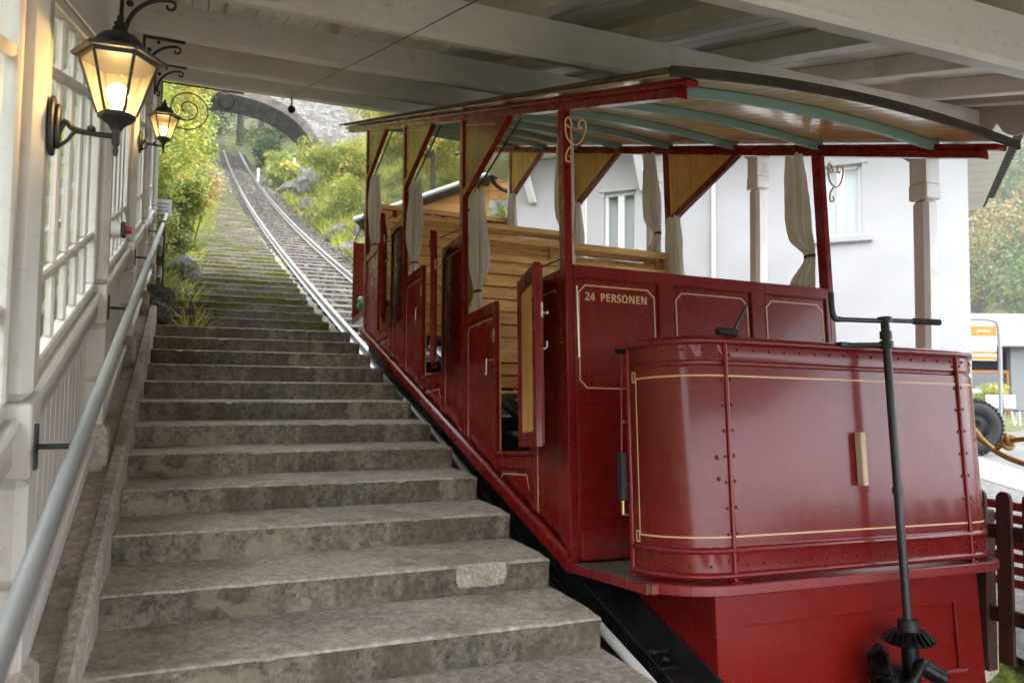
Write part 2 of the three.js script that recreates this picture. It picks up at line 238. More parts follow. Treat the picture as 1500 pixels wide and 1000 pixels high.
// ------------------------------------------------------------------ stairs
const STEP = 0.555, U0 = 3.22;
function stepGeo(u0, xl, xr, { tread = STEP, rise = STEP * SL, seg = 84, chip = 1, sd = 1, bow = 0, y0 = ny(u0) } = {}) {
  const prof = [[0.014, -rise - 0.03], [0.011, -rise * 0.75], [0.01, -rise * 0.5], [0.007, -rise * 0.25], [0.003, -0.022], [0.0, -0.012], [0.004, -0.004], [0.012, -0.0005], [0.05, 0], [0.16, 0.001], [0.32, 0.001], [tread + 0.03, 0]];
  const m_ = prof.length, row = [];
  for (let i = 0; i <= seg; i++) {
    const x = mix(xl, xr, i / seg), c = Math.max(0, fb((x + sd * 3.1) / 8, sd * 0.13, 96, 8, 4, 5 + sd) - 0.59) * 0.09 * chip, w = n3(x * 1.3, sd * 7.7) * 0.006 * chip, nearEnd = Math.pow(clamp((x - xr + 0.05) / 0.05, 0, 1), 2) * 0.02;
    row.push(prof.map(([du, dy], j) => { const k = j >= 4 && j <= 7 ? 1 : j === 3 || j === 8 ? 0.35 : 0; return V3(x, y0 + dy - k * c * 0.6 - (j < 9 && j > 3 ? nearEnd * 0.5 : 0) + n3(x * 3, j * 2.7 + sd * 9) * 0.0022 * chip, -(u0 + du + k * c * 0.7 + (j < 9 ? w : 0) + (j < 9 ? nearEnd : 0))); }));
  }
  const P = [[], []], U = [[], []];
  const put = (g, v, t) => { P[g].push(v.x, v.y, v.z); U[g].push(v.x / 2.6 + sd * 0.37, (t ? -v.z : v.y * 1.0) / 2.6 + sd * 0.61); };
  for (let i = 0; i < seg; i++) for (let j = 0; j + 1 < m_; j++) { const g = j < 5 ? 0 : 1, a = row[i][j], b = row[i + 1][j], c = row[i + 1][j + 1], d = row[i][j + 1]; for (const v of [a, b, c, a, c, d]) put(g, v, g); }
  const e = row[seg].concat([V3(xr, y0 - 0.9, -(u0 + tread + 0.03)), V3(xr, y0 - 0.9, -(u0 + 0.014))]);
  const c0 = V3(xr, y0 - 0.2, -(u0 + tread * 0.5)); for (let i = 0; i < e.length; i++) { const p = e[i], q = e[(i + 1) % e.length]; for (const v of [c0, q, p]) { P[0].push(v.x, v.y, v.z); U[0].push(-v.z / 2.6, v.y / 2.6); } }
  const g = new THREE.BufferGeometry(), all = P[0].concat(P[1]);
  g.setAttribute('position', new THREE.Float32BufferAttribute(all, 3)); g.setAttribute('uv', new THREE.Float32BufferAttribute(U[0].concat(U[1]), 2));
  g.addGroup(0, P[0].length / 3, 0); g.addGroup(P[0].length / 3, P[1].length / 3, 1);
  let q = g.clone(); q.computeVertexNormals();
  const gg = g.groups; q = toCreasedNormals(q, 0.7); q.clearGroups(); for (const k of gg) q.addGroup(k.start, k.count, k.materialIndex);
  return q;
}
const stairs = thing('concrete_stairs', 'worn brown concrete stairs climbing beside the red car under the roof', 'stairs');
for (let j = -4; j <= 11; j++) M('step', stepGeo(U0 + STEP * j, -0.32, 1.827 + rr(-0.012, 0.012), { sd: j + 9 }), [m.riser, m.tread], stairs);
// mortar repair on the nose of one step and a skim on the end of another
{
  const u = U0 + STEP, y = ny(u), g = [];
  const pts = []; for (let i = 0; i < 40; i++) { const a = i / 40 * 2 * Math.PI, k = Math.max(Math.abs(Math.cos(a)), Math.abs(Math.sin(a))) ** 0.75; pts.push([1.43 + Math.cos(a) / k * 0.135 * (1 + 0.09 * n3(i * 0.7, 3)), Math.min(0.004, -0.052 + Math.sin(a) / k * 0.062 * (1 + 0.14 * n3(i * 0.9, 9)))]); }
  const q = extr(pts, 0.016, [], 0.004); q.translate(0, y, -u - 0.009); 
  M('mortar_patch', uvb(q, 1), m.patch, stairs);
  const u2 = U0 + STEP * 2, s2 = extr([[1.62, 0], [1.82, -0.01], [1.82, -0.28], [1.7, -0.2], [1.63, -0.06]], 0.004); s2.rotateX(-Math.PI / 2); s2.translate(0, ny(u2) + 0.0005, -u2 - 0.545); // thin skim on the tread
  deform(s2, v => { v.z = Math.min(v.z, -u2 - 0.02); });
}
// kerb and ledge on the wall side
const ledge = thing('stair_kerb', 'grey concrete kerb and ledge along the foot of the left wall', 'kerb');
const PU = [0.55, 2.75, 4.95, 7.15, 9.35, 11.55];
for (let i = 0; i + 1 < PU.length; i++) {
  const a = PU[i] + 0.12 + 0.003, b = Math.min(PU[i + 1] + 0.12 - 0.004, 9.62); if (b < a) continue;
  const k = slab(-0.372, -0.302, -0.7, 0.17 + rr(-0.012, 0.02), a, b, 0.014);
  M('kerb_stone', uvb(k, 2.6, 'z'), m.curb, ledge);
  M('ledge_slab', uvb(slab(-0.62, -0.372, -0.6, 0.115 + rr(-0.008, 0.008), a, b, 0.006), 2.6, 'z'), m.curb, ledge);
}
// ------------------------------------------------------------------ left wall: posts, boards, windows
const wall = thing('timber_wall', 'pale painted timber wall with tall windows along the left of the stairs', 'wall');
for (const u of PU) {
  // square post, chamfered on its shaft, and a stone foot
  const p = [];
  p.push(slab(-0.56, -0.41, 0.33, 0.6, u - 0.075, u + 0.075, 0.006), slab(-0.555, -0.415, 0.6, 0.92, u - 0.07, u + 0.07, 0.03), slab(-0.56, -0.41, 0.92, 1.14, u - 0.075, u + 0.075, 0.006), slab(-0.555, -0.415, 1.14, 2.42, u - 0.07, u + 0.07, 0.03), slab(-0.56, -0.41, 2.42, 3.19, u - 0.075, u + 0.075, 0.006));
  M('post', uvb(join(p), 1.6, 'y'), m.paintW, wall);
  const f = deform(cbox(-0.6, -0.365, ny(u) - 0.3, ny(u) + 0.35, -u - 0.115, -u + 0.115, 0.03), v => { const t = clamp((v.y - ny(u) - 0.1) / 0.25, 0, 1); v.x = mix(v.x, -0.485, t * 0.16); v.z = mix(v.z, -u, t * 0.14); v.x += n3(v.y * 9 + u, v.z * 9) * 0.006; v.z += n3(v.x * 9 + u, v.y * 9) * 0.006; });
  M('stone_foot', uvb(f, 1.3), m.curb, wall);
}
for (let i = 0; i + 1 < PU.length; i++) {
  const a = PU[i] + 0.0755, b = PU[i + 1] - 0.0755, L = b - a;
  M('base_rail', uvb(join(slab(-0.55, -0.462, 0.12, 0.255, a, b, 0.006), slab(-0.55, -0.44, 0.2555, 0.3, a, b, 0.008)), 1.6, 'z'), m.paintW, wall);
  const n = 16; for (let k = 0; k < n; k++) M('board', uvb(slab(-0.525, -0.505 + rr(0, 0.002), 0.3005, 0.952, a + L * k / n + 0.0015, a + L * (k + 1) / n - 0.0015, 0.006), 1.2, 'y'), m.paintW, wall);
  M('middle_rail', uvb(join(slab(-0.55, -0.455, 0.9525, 1.06, a, b, 0.006), slab(-0.55, -0.435, 1.0605, 1.1, a, b, 0.01)), 1.6, 'z'), m.paintW, wall);
  M('top_rail', uvb(join(slab(-0.55, -0.46, 2.48, 2.66, a, b, 0.006), slab(-0.54, -0.48, 2.6605, 3.19, a, b, 0.004)), 1.6, 'z'), m.paintW, wall);
  // window: frame, glazing bars and panes
  const fr = [slab(-0.525, -0.47, 1.1005, 1.15, a, b, 0.008), slab(-0.525, -0.47, 2.43, 2.4795, a, b, 0.008), slab(-0.524, -0.471, 1.1505, 2.4295, a, a + 0.05, 0.008), slab(-0.524, -0.471, 1.1505, 2.4295, b - 0.05, b, 0.008)];
  const win = M('window', uvb(join(fr), 1.2, 'y'), m.paintW, wall);
  const x0 = -0.515, x1 = -0.48, wa = a + 0.0505, wb = b - 0.0505, nc = 6, cw = (wb - wa) / nc, rows = [1.1505, 1.42, 2.19, 2.4295];
  for (const r of [1.42, 2.19]) M('glazing_bar', uvb(slab(x0, x1, r - 0.022, r + 0.022, wa, wb, 0.009), 1.2, 'z'), m.paintW, win);
  for (let r = 0; r < 3; r++) {
    const ra = rows[r] + (r ? 0.0225 : 0), rb = rows[r + 1] - (r < 2 ? 0.0225 : 0);
    for (let c = 1; c < nc; c++) M('glazing_bar', uvb(slab(x0 + 0.001, x1 - 0.001, ra, rb, wa + cw * c - 0.017, wa + cw * c + 0.017, 0.009), 1.2, 'y'), m.paintW, win);
    for (let c = 0; c < nc; c++) M('pane', slab(-0.4995, -0.4955, ra, rb, wa + cw * c + (c ? 0.0172 : 0), wa + cw * (c + 1) - (c < nc - 1 ? 0.0172 : 0), 0.0005), m.glass, win);
  }
}
// ------------------------------------------------------------------ roof: cross beams, purlins, soffit boards, fascia
const roof = thing('station_roof', 'grey painted timber roof with cross beams over the stairs and the car', 'roof');
for (const u of [-1.65].concat(PU)) {
  const w = 0.1, b = slab(-0.62, 6.72, 2.9, 3.1895, u - w, u + w, 0.004);
  // chamfer the two lower edges
  const s = [[-w, 0.032], [-w + 0.032, 0], [w - 0.032, 0], [w, 0.032], [w, 0.29], [-w, 0.29]];
  const g = prism(s.map(([q, v]) => [q, v]), -0.62, 6.72); 
  deform(g, v => { v.y += 2.9 + ny(u) + SL * (-v.z); v.z -= u; });
  M('cross_beam', uvb(g, 2.2, 'x'), m.paint, roof);
}
for (let k = -1; k <= 6; k++) { const x = 0.3 + 0.955 * k; M('purlin', uvb(slab(x - 0.065, x + 0.065, 3.19, 3.35, -1.9, 11.95, 0.008), 2.2, 'z'), m.paint, roof); }
M('eaves_purlin', uvb(slab(6.38, 6.52, 3.19, 3.35, -1.9, 11.95, 0.008), 2.2, 'z'), m.brown, roof);
for (let k = 0; k < 54; k++) { const x = -0.75 + k * 0.142; M('soffit_board', uvb(slab(x + 0.002, x + 0.14, 3.35, 3.374 + (k % 2) * 0.003, -1.95, 12.05, 0.006), 2.2, 'z'), m.paint, roof); }
M('roof_sheet', uvb(slab(-0.9, 7.05, 3.4, 3.43, -2.0, 12.1, 0.004), 2), m.felt, roof);
{ // scalloped fascia along the right eave
  const pts = [[-1.9, 0.42], [11.9, 0.42]], n = 44, p = 13.8 / n;
  const low = []; for (let i = n - 1; i >= 0; i--) { const a = -1.9 + p * i; for (let q = 6; q >= 0; q--) { const t = q / 6; low.push([a + p * t, 0.12 - 0.1 * Math.sin(Math.PI * t) ** 0.7 + (q % 6 === 0 ? 0.02 : 0)]); } }
  const g = prism(pts.concat(low), 6.68, 6.705); deform(g, v => { v.y += 2.93 + ny(-v.z); });
  M('scalloped_fascia', uvb(g, 2, 'z'), m.brown, roof);
}
// pillars on the right
function pillar(u) {
  const base = Math.max(0.2, ny(u) - 0.45), top = ny(u) + 2.9, P = thing('roof_pillar', '', 'pillar', [6.08, base, -u], 'carved pillars carrying the right eave');
  const h = top - base, s = 0.095;
  const parts = [cbox(-s, s, 0, 0.5, -s, s, 0.006), cbox(-s + 0.012, s - 0.012, 0.5, h - 0.62, -s + 0.012, s - 0.012, 0.035), cbox(-s, s, h - 0.62, h - 0.48, -s, s, 0.012), cbox(-s + 0.008, s - 0.008, h - 0.48, h - 0.12, -s + 0.008, s - 0.008, 0.006), cbox(-s - 0.02, s + 0.02, h - 0.12, h - 0.002, -s - 0.02, s + 0.02, 0.006)];
  M('shaft', uvb(join(parts), 1.4, 'y'), m.paint, P);
  const cor = [[0, 0], [0.27, 0], [0.28, -0.05], [0.25, -0.08], [0.24, -0.12], [0.18, -0.15], [0.13, -0.15], [0.1, -0.2], [0.04, -0.24], [0, -0.25]];
  for (const sd of [-1, 1]) { const g = extr(cor.map(([a, b]) => [sd * a, b]), 0.1, [], 0.006); g.translate(sd * (s - 0.005), h - 0.002, -0.05); deform(g, v => { v.y += 0; }); M('corbel', uvb(g, 1.4, 'x'), m.brown, P); }
  for (const sd of [-1, 1]) { const g = extr(cor.map(([a, b]) => [sd * a, b]), 0.1, [], 0.006); g.rotateY(Math.PI / 2); g.translate(-0.05, h - 0.002, -sd * (s - 0.005)); deform(g, v => { v.y += SL * -v.z * (v.y > h - 0.04 ? 1 : 0.2) - 0.0; }); M('corbel', uvb(g, 1.4, 'z'), m.brown, P); }
  return P;
}
[['carved grey pillar nearest the camera, seen right of the crank handle', 4.95], ['carved grey pillar seen through the front of the car, behind the nearest one', 7.15], ['carved grey pillar seen through the side of the car, third from the camera', 9.35], ['far pillar at the uphill end of the roof, right of the car', 11.55]].forEach(([l, u]) => { pillar(u).userData.label = l; });
{ const P = pillar(2.75); P.userData.label = 'carved pillar at the lower end of the right eave, out to the right'; }

// ------------------------------------------------------------------ handrail
{
  const H = thing('handrail', 'round galvanised handrail on iron brackets along the left wall', 'handrail');
  const hy = u => ny(u) + 1.0 + 0.004 * u;
  M('rail_tube', tube([V3(-0.287, hy(0.2), -0.2), V3(-0.287, hy(4), -4), V3(-0.287, hy(8), -8), V3(-0.287, hy(9.9), -9.9), V3(-0.29, hy(11.5), -11.5)], 0.0235, 60, 18), m.galv, H);
  for (const u of PU.slice(1)) { const y = hy(u) - 0.02; M('bracket', join(rod(V3(-0.41, y, -u), V3(-0.3, y, -u), 0.009), cbox(-0.412, -0.402, y - 0.07, y + 0.07, -u - 0.022, -u + 0.022, 0.003)), m.iron, H); }
}
// ------------------------------------------------------------------ lanterns
m.bulb = std({ color: lin(1, 0.9, 0.7), emissive: lin(1, 0.78, 0.45), emissiveIntensity: 5 });
function lantern(u, label) {
  const y = ny(u) + 1.98 + 0.0, P = thing('wall_lantern', label, 'lantern', [-0.41, y, -u], 'lit lanterns on the left wall');
  const X = 0.185; // lantern axis from the wall
  const oval = []; for (let i = 0; i < 24; i++) { const a = i / 24 * 2 * Math.PI; oval.push([Math.cos(a) * 0.045, Math.sin(a) * 0.095]); }
  const pl = extr(oval, 0.016, [], 0.004); pl.rotateY(Math.PI / 2); const pl2 = extr(oval.map(([a, b]) => [a * 0.7, b * 0.75]), 0.014, [], 0.004); pl2.rotateY(Math.PI / 2); pl2.translate(0.016, 0, 0);
  M('wall_plate', join(pl, pl2), m.iron, P);
  M('arm', join(tube([V3(0.02, -0.03, 0), V3(0.045, 0.02, 0), V3(0.06, 0.002, 0), V3(0.1, -0.008, 0), V3(X, -0.01, 0)], 0.009, 30, 8), tube([V3(0.03, -0.06, 0), V3(0.05, -0.04, 0), V3(0.07, -0.012, 0), V3(0.1, -0.012, 0)], 0.006, 16, 6), at(ni(new THREE.SphereGeometry(0.013, 10, 8)), 0.115, 0.004, 0)), m.iron, P);
  const hexR = (r, yy) => { const o = []; for (let i = 0; i < 6; i++) { const a = (i + 0.06) / 6 * 2 * Math.PI; o.push(V3(X + Math.cos(a) * r, yy, Math.sin(a) * r)); } return o; };
  const B = 0.055, Tp = 0.232; // glazed body
  M('stem', at(lathe([[0, -0.075], [0.006, -0.07], [0.009, -0.055], [0.005, -0.045], [0.012, -0.035], [0.012, 0.005], [0.018, 0.012], [0.022, 0.022], [0.03, 0.03], [0.05, 0.044], [0.052, 0.048], [0, 0.048]], 18), X, 0, 0), m.iron, P);
  const b0 = hexR(0.056, B - 0.008), b1 = hexR(0.056, B + 0.006), t0 = hexR(0.112, Tp - 0.004), t1 = hexR(0.118, Tp + 0.01);
  const ring = (a, b, cen) => polys(a.map((v, i) => [v, a[(i + 1) % 6], b[(i + 1) % 6], b[i]]).concat([a.slice(), b.slice()]), cen);
  const frame = [ring(b0, b1, V3(X, B, 0)), ring(t0, t1, V3(X, Tp, 0))];
  for (let i = 0; i < 6; i++) frame.push(rod(b1[i], t0[i], 0.0055, 6));
  M('cage', join(frame), m.iron, P);
  const e0 = hexR(0.137, Tp + 0.008), e1 = hexR(0.14, Tp + 0.016), e2 = hexR(0.075, Tp + 0.05);
  const top = [ring(e0, e1, V3(X, Tp + 0.012, 0)), polys(e1.map((v, i) => [v, e1[(i + 1) % 6], e2[(i + 1) % 6], e2[i]]), V3(X, Tp - 0.05, 0)), at(lathe([[0.078, 0.046], [0.072, 0.062], [0.055, 0.082], [0.032, 0.094], [0.02, 0.1], [0.024, 0.108], [0.015, 0.118], [0.02, 0.126], [0.009, 0.136], [0.012, 0.145], [0.003, 0.158], [0, 0.16]], 18), X, Tp, 0)];
  M('cap', join(top), m.iron, P);
  for (let i = 0; i < 6; i++) { const j = (i + 1) % 6, q = [b1[i], b1[j], t0[j], t0[i]].map(v => v.clone()), c = q[0].clone().add(q[2]).multiplyScalar(0.5); for (const v of q) v.lerp(c, 0.05); M('pane', polys([q], V3(X, B + 0.08, 0)), m.lampGlass, P); }
  M('bulb', at(lathe([[0, 0.13], [0.018, 0.126], [0.03, 0.113], [0.034, 0.096], [0.028, 0.077], [0.016, 0.062], [0.015, 0.06], [0, 0.06]], 18), X, 0.03, 0), m.bulb, P);
  M('bulb_socket', at(lathe([[0, 0.05], [0.017, 0.05], [0.018, 0.088], [0, 0.09]], 14), X, 0, 0), m.white, P);
  const L = new THREE.PointLight(lin(1, 0.68, 0.34), 0.06, 0, 2); L.position.set(X, 0.135, 0); L.castShadow = true; L.shadow.radius = 1.3; P.add(L);
}
lantern(2.75, 'large lit black lantern on the nearest wall post, top left');
lantern(7.15, 'smaller-looking lit black lantern farther up the wall');

// ------------------------------------------------------------------ wrought iron brackets under the beams
function ironBracket(u, label) {
  const y = ny(u) + 2.9, P = thing('iron_bracket', label, 'bracket', [-0.41, y, -u], 'iron brackets under the roof beams');
  const q = (a, b, d = 0.018) => cbox(a[0], b[0], a[1], b[1], -d, d, 0.003);
  M('bar', join(q([0.0, -0.022], [0.33, -0.002]), q([0.0, -0.36], [0.02, -0.0225])), m.iron, P);
  const arc = []; for (let i = 0; i <= 12; i++) { const t = i / 12; arc.push(V3(0.03 + 0.24 * (1 - Math.cos(t * Math.PI / 2)) , -0.32 + 0.26 * Math.sin(t * Math.PI / 2), 0)); }
  M('brace', join(tube(arc, 0.013, 24, 8), tube([V3(0.26, -0.055, 0), V3(0.29, -0.075, 0), V3(0.285, -0.11, 0), V3(0.255, -0.115, 0), V3(0.245, -0.095, 0)], 0.009, 18, 6), tube([V3(0.035, -0.31, 0), V3(0.06, -0.34, 0), V3(0.05, -0.37, 0), V3(0.025, -0.36, 0)], 0.009, 14, 6), at(ni(new THREE.SphereGeometry(0.02, 10, 8)), 0.05, -0.12, 0), at(ni(new THREE.SphereGeometry(0.016, 10, 8)), 0.12, -0.045, 0)), m.iron, P);
}
ironBracket(4.95, 'black iron scroll bracket just above the large lantern');
ironBracket(7.15, 'black iron scroll bracket under the beam, second from the camera');
ironBracket(9.35, 'black iron scroll bracket under the beam, third from the camera');
{
  const u = 11.5, y = ny(u) + 2.88, P = thing('iron_scroll', 'large black iron spiral scroll hanging at the end of the roof', 'scroll', [-0.41, y, -u]);
  M('bar', join(cbox(0, 1.07, -0.02, 0, -0.012, 0.012, 0.002), cbox(0, 0.018, -0.75, -0.0205, -0.012, 0.012, 0.002)), m.iron, P);
  const sp = []; for (let i = 0; i <= 90; i++) { const t = i / 90, a = -2.2 + t * 12.2, r = 0.3 * (1 - t * 0.82); sp.push(V3(0.33 + Math.cos(a) * r * 1.05, -0.34 + Math.sin(a) * r, 0)); }
  const s2 = []; for (let i = 0; i <= 40; i++) { const t = i / 40, a = 3.5 - t * 7.2, r = 0.16 * (1 - t * 0.55); s2.push(V3(0.82 + Math.cos(a) * r, -0.17 + Math.sin(a) * r, 0)); }
  M('spiral', tube(sp, 0.009, 160, 6), m.iron, P); M('spiral', tube(s2, 0.008, 80, 6), m.iron, P);
}
{ // call button on the second post
  const u = 4.95, P = thing('call_button', 'small grey and black button box with red knob on the wall post', 'button', [-0.41, ny(u) + 1.45, -u]);
  M('housing', ni(at(new THREE.CylinderGeometry(0.045, 0.05, 0.05, 20).rotateZ(-Math.PI / 2), 0.025, 0, 0)), m.white, P);
  M('collar', cbox(0.05, 0.075, -0.045, 0.045, -0.045, 0.045, 0.01), m.iron, P);
  M('knob', ni(at(new THREE.CylinderGeometry(0.02, 0.02, 0.03, 16).rotateZ(-Math.PI / 2), 0.09, 0, 0)), std({ color: lin(0.35, 0.02, 0.04), roughness: 0.4 }), P);
}
{ // thin wire under the beams and a hanging lamp
  const W = thing('suspended_wire', 'thin dark wire stretched under the grey roof beams', 'wire');
  M('strand', tube([V3(1.25, ny(1) + 2.85, -1), V3(1.22, ny(5.5) + 2.84, -5.5), V3(1.16, ny(11.5) + 2.85, -11.5)], 0.0035, 30, 5), m.iron, W);
  const B = thing('ceiling_spotlight', 'small dark round fitting hanging from the last roof beam', 'spotlight', [1.28, ny(11.2) + 2.72, -11.2]);
  M('stem', rod(V3(0, 0, 0), V3(0, 0.18, 0), 0.012), m.iron, B); M('ball', ni(new THREE.SphereGeometry(0.055, 16, 12)), m.grease, B);
}
// ------------------------------------------------------------------ the red funicular car
// local axes: x across (0 = stair side), y = v up, -z = w uphill; it leans 5 degrees uphill on this flatter stretch
const W = 2.06, S = 0.3767, BAY = 1.87, DV = 0.695;
const font = await new FontLoader().loadAsync('fonts/droid/droid_sans_bold.typeface.json');
const car = thing('funicular_car', 'open sided red funicular car with wooden benches and arched roof', 'railcar', [2.015, 0.635, -3.913]);
car.rotation.set(-5 * R, 0, -0.9 * R);
const cb = (x0, x1, v0, v1, w0, w1, c) => cbox(x0, x1, v0, v1, -w1, -w0, c);
const cs = (x0, x1, v0, v1, w0, w1, c) => deform(cb(x0, x1, v0, v1, w0, w1, c), p => { p.y += S * -p.z; });
const C = (name, g, mat = m.red, par = car, s = 1, gr = 'y') => M(name, uvb(g, s, gr), mat, par);
const EAVE = w => 2.71 + 0.3755 * w;
const side = (x, flip) => (a, b, h) => V3(flip ? x + h : x - h, b, -a); // painted line on a side face
// sills
for (const [x0, x1] of [[-0.025, 0.045], [W - 0.045, W + 0.025]]) {
  C('sill_beam', cs(x0, x1, -0.005, 0.085, 0, 5.7, 0.008), m.red, car, 1, 'z');
  C('sill_bead', cs(x0 === -0.025 ? x0 - 0.012 : x1 - 0.02, x0 === -0.025 ? x0 + 0.02 : x1 + 0.012, 0.086, 0.112, 0, 5.7, 0.009), m.red, car, 1, 'z');
}
// posts
for (const [xa, xb] of [[0, 0.05], [W - 0.05, W]]) {
  for (let k = 0; k <= 3; k++) { const w = k * BAY; C('post', cb(xa, xb, S * w + 0.115 * (k ? 1 : 0.3), EAVE(w) + 0.022, k ? w - 0.03 : 0.002, k ? w + 0.05 : 0.085, 0.006)); }
}
// side walls
for (let k = 0; k < 3; k++) {
  const w = k * BAY, fl = 0.67 + DV * k, bt = 1.745 + DV * k, sv = q => 0.113 + S * q, a0 = w + (k ? 0.052 : 0.087), a1 = w + 0.55, b0 = w + 1.15, b1 = w + BAY - 0.032;
  const framed = (p, q, x, low, lab) => { // stile-and-rail panel reaching down to the sill
    C(lab, prism([[p + 0.05, sv(p + 0.05)], [q - 0.05, sv(q - 0.05)], [q - 0.05, bt - 0.085], [p + 0.05, bt - 0.085]], 0.022, 0.034), m.red);
    C('stile', prism([[p, sv(p)], [p + 0.05, sv(p + 0.05)], [p + 0.05, bt], [p, bt]], 0.004, 0.04, 0.004)); C('stile', prism([[q - 0.05, sv(q - 0.05)], [q, sv(q)], [q, bt], [q - 0.05, bt]], 0.004, 0.04, 0.004));
    C('top_rail', prism([[p + 0.0505, bt - 0.085], [q - 0.0505, bt - 0.085], [q - 0.0505, bt], [p + 0.0505, bt]], 0.004, 0.04, 0.004), m.red, car, 1, 'z');
    C('inner_lining', prism([[p, sv(p)], [q, sv(q)], [q, bt - 0.01], [p, bt - 0.01]], 0.041, 0.05), m.tan);
    const lines = [[p + 0.075, sv(p + 0.075)], [p + 0.075, bt - 0.14], [p + 0.105, bt - 0.11], [q - 0.105, bt - 0.11], [q - 0.075, bt - 0.14], [q - 0.075, sv(q - 0.075)]];
    M('pinstripe', ribbon(lines.reverse(), 0.008, false, side(0.0215)), m.cream, car);
  };
  framed(a0, a1, 0, 0, 'side_panel'); framed(b0, b1, 0, 0, 'side_panel');
  // threshold and the short panel below it
  C('threshold', cb(-0.006, 0.06, fl - 0.03, fl, a1 + 0.0005, b0 - 0.0005, 0.005), m.red, car, 1, 'z');
  C('skirt_panel', prism([[a1 + 0.0005, sv(a1)], [b0 - 0.0005, sv(b0)], [b0 - 0.0005, fl - 0.0305], [a1 + 0.0005, fl - 0.0305]], 0.022, 0.036));
  C('skirt_rail', prism([[a1 + 0.0005, fl - 0.031], [a1 + 0.0005, fl - 0.115], [b0 - 0.0005, fl - 0.115], [b0 - 0.0005, fl - 0.031]].reverse(), 0.004, 0.0215, 0.004), m.red, car, 1, 'z');
  M('pinstripe', ribbon([[a1 + 0.06, fl - 0.24], [a1 + 0.1, fl - 0.15], [b0 - 0.1, fl - 0.15], [b0 - 0.06, fl - 0.2]].reverse(), 0.008, false, side(0.0215)), m.cream, car);
  // strike plate and grab handle on the uphill panel
  M('strike_plate', cb(-0.004, 0.0035, bt - 0.3, bt - 0.2, b0 + 0.006, b0 + 0.03, 0.002), m.chrome, car);
  M('door_handle', join(rod(V3(0.004, bt - 0.42, -(b0 + 0.06)), V3(-0.035, bt - 0.42, -(b0 + 0.06)), 0.01), tube([V3(-0.035, bt - 0.415, -(b0 + 0.06)), V3(-0.036, bt - 0.45, -(b0 + 0.062)), V3(-0.036, bt - 0.52, -(b0 + 0.064))], 0.009, 12, 8), at(ni(new THREE.SphereGeometry(0.014, 10, 8)), -0.036, bt - 0.525, -(b0 + 0.064))), m.chrome, car);
  // open door leaf, swung back against the downhill panel
  const leaf = new THREE.Group(); leaf.name = 'door'; leaf.position.set(-0.03, 0, -(a1 + 0.005)); leaf.rotation.y = -[13, 19, 17][k] * R; car.add(leaf); // local +z is downhill
  const dl = 0.555, dv0 = fl + 0.02, dv1 = bt + 0.012, th = 0.042, D = (n, g, mt = m.red, gr = 'y') => M(n, uvb(g, 1, gr), mt, leaf);
  // local: x from -th (face shown) to 0, z from 0 (hinge) to dl
  D('door_stile', cbox(-th, 0, dv0, dv1, 0.0, 0.075, 0.005)); D('door_stile', cbox(-th, 0, dv0, dv1, dl - 0.075, dl, 0.005));
  D('door_rail', cbox(-th + 0.001, -0.001, dv1 - 0.1, dv1 - 0.002, 0.0755, dl - 0.0755, 0.005), m.red, 'z'); D('door_rail', cbox(-th + 0.001, -0.001, dv0 + 0.002, dv0 + 0.09, 0.0755, dl - 0.0755, 0.005), m.red, 'z');
  D('door_panel', cbox(-th + 0.014, -0.012, dv0 + 0.0905, dv1 - 0.1005, 0.0755, dl - 0.0755, 0.002), m.tan);
  D('door_bead', cbox(-0.0, 0.012, dv0 + 0.01, dv1 - 0.01, dl - 0.03, dl - 0.008, 0.004));
  M('lock', join(cbox(-0.006, 0.008, dv1 - 0.33, dv1 - 0.24, dl, dl + 0.006, 0.002), at(ni(new THREE.SphereGeometry(0.016, 12, 8)), 0.045, dv1 - 0.29, dl - 0.06), rod(V3(0, dv1 - 0.29, dl - 0.06), V3(0.04, dv1 - 0.29, dl - 0.06), 0.008), tube([V3(0.0, dv1 - 0.5, dl - 0.05), V3(0.035, dv1 - 0.5, dl - 0.05), V3(0.04, dv1 - 0.46, dl - 0.05)], 0.008, 10, 6)), m.chrome, leaf);
  M('hook', tube([V3(-th - 0.004, dv1 - 0.03, dl - 0.16), V3(-th - 0.012, dv1 - 0.06, dl - 0.17), V3(-th - 0.006, dv1 - 0.12, dl - 0.2)], 0.005, 12, 6), m.iron, leaf);
  M('strap', tube([V3(0.02, bt + 0.06, -(w + 0.1)), V3(-0.05, bt + 0.035, -(w + 0.18)), V3(-0.12, bt + 0.0, -(w + 0.2))], 0.005, 14, 6), m.iron, car);
  M('door_stop', at(ni(new THREE.SphereGeometry(0.012, 10, 8)), -0.008, bt - 0.45, -(w + 0.06)), m.iron, car);
  // far side wall with its doors shut
  C('far_side_panel', prism([[a0, sv(a0)], [b1, sv(b1)], [b1, bt - 0.09], [a0, bt - 0.09]], W - 0.035, W - 0.012), m.red);
  C('far_lining', prism([[a0, sv(a0)], [b1, sv(b1)], [b1, bt - 0.02], [a0, bt - 0.02]], W - 0.05, W - 0.036), m.tan);
  C('belt_rail', cb(W - 0.055, W + 0.002, bt - 0.0195, bt + 0.03, a0, b1, 0.006), m.red, car, 1, 'z');
  // floor boards
  for (let q = 0; q < 6; q++) C('floor_board', cb(0.06, W - 0.06, fl - 0.03, fl - 0.002, w + 0.09 + q * 0.295, w + 0.09 + (q + 1) * 0.295 - 0.004, 0.003), m.deck, car, 1, 'x');
  // two facing benches of oak slats
  const bx0 = 0.1, bx1 = W - 0.09;
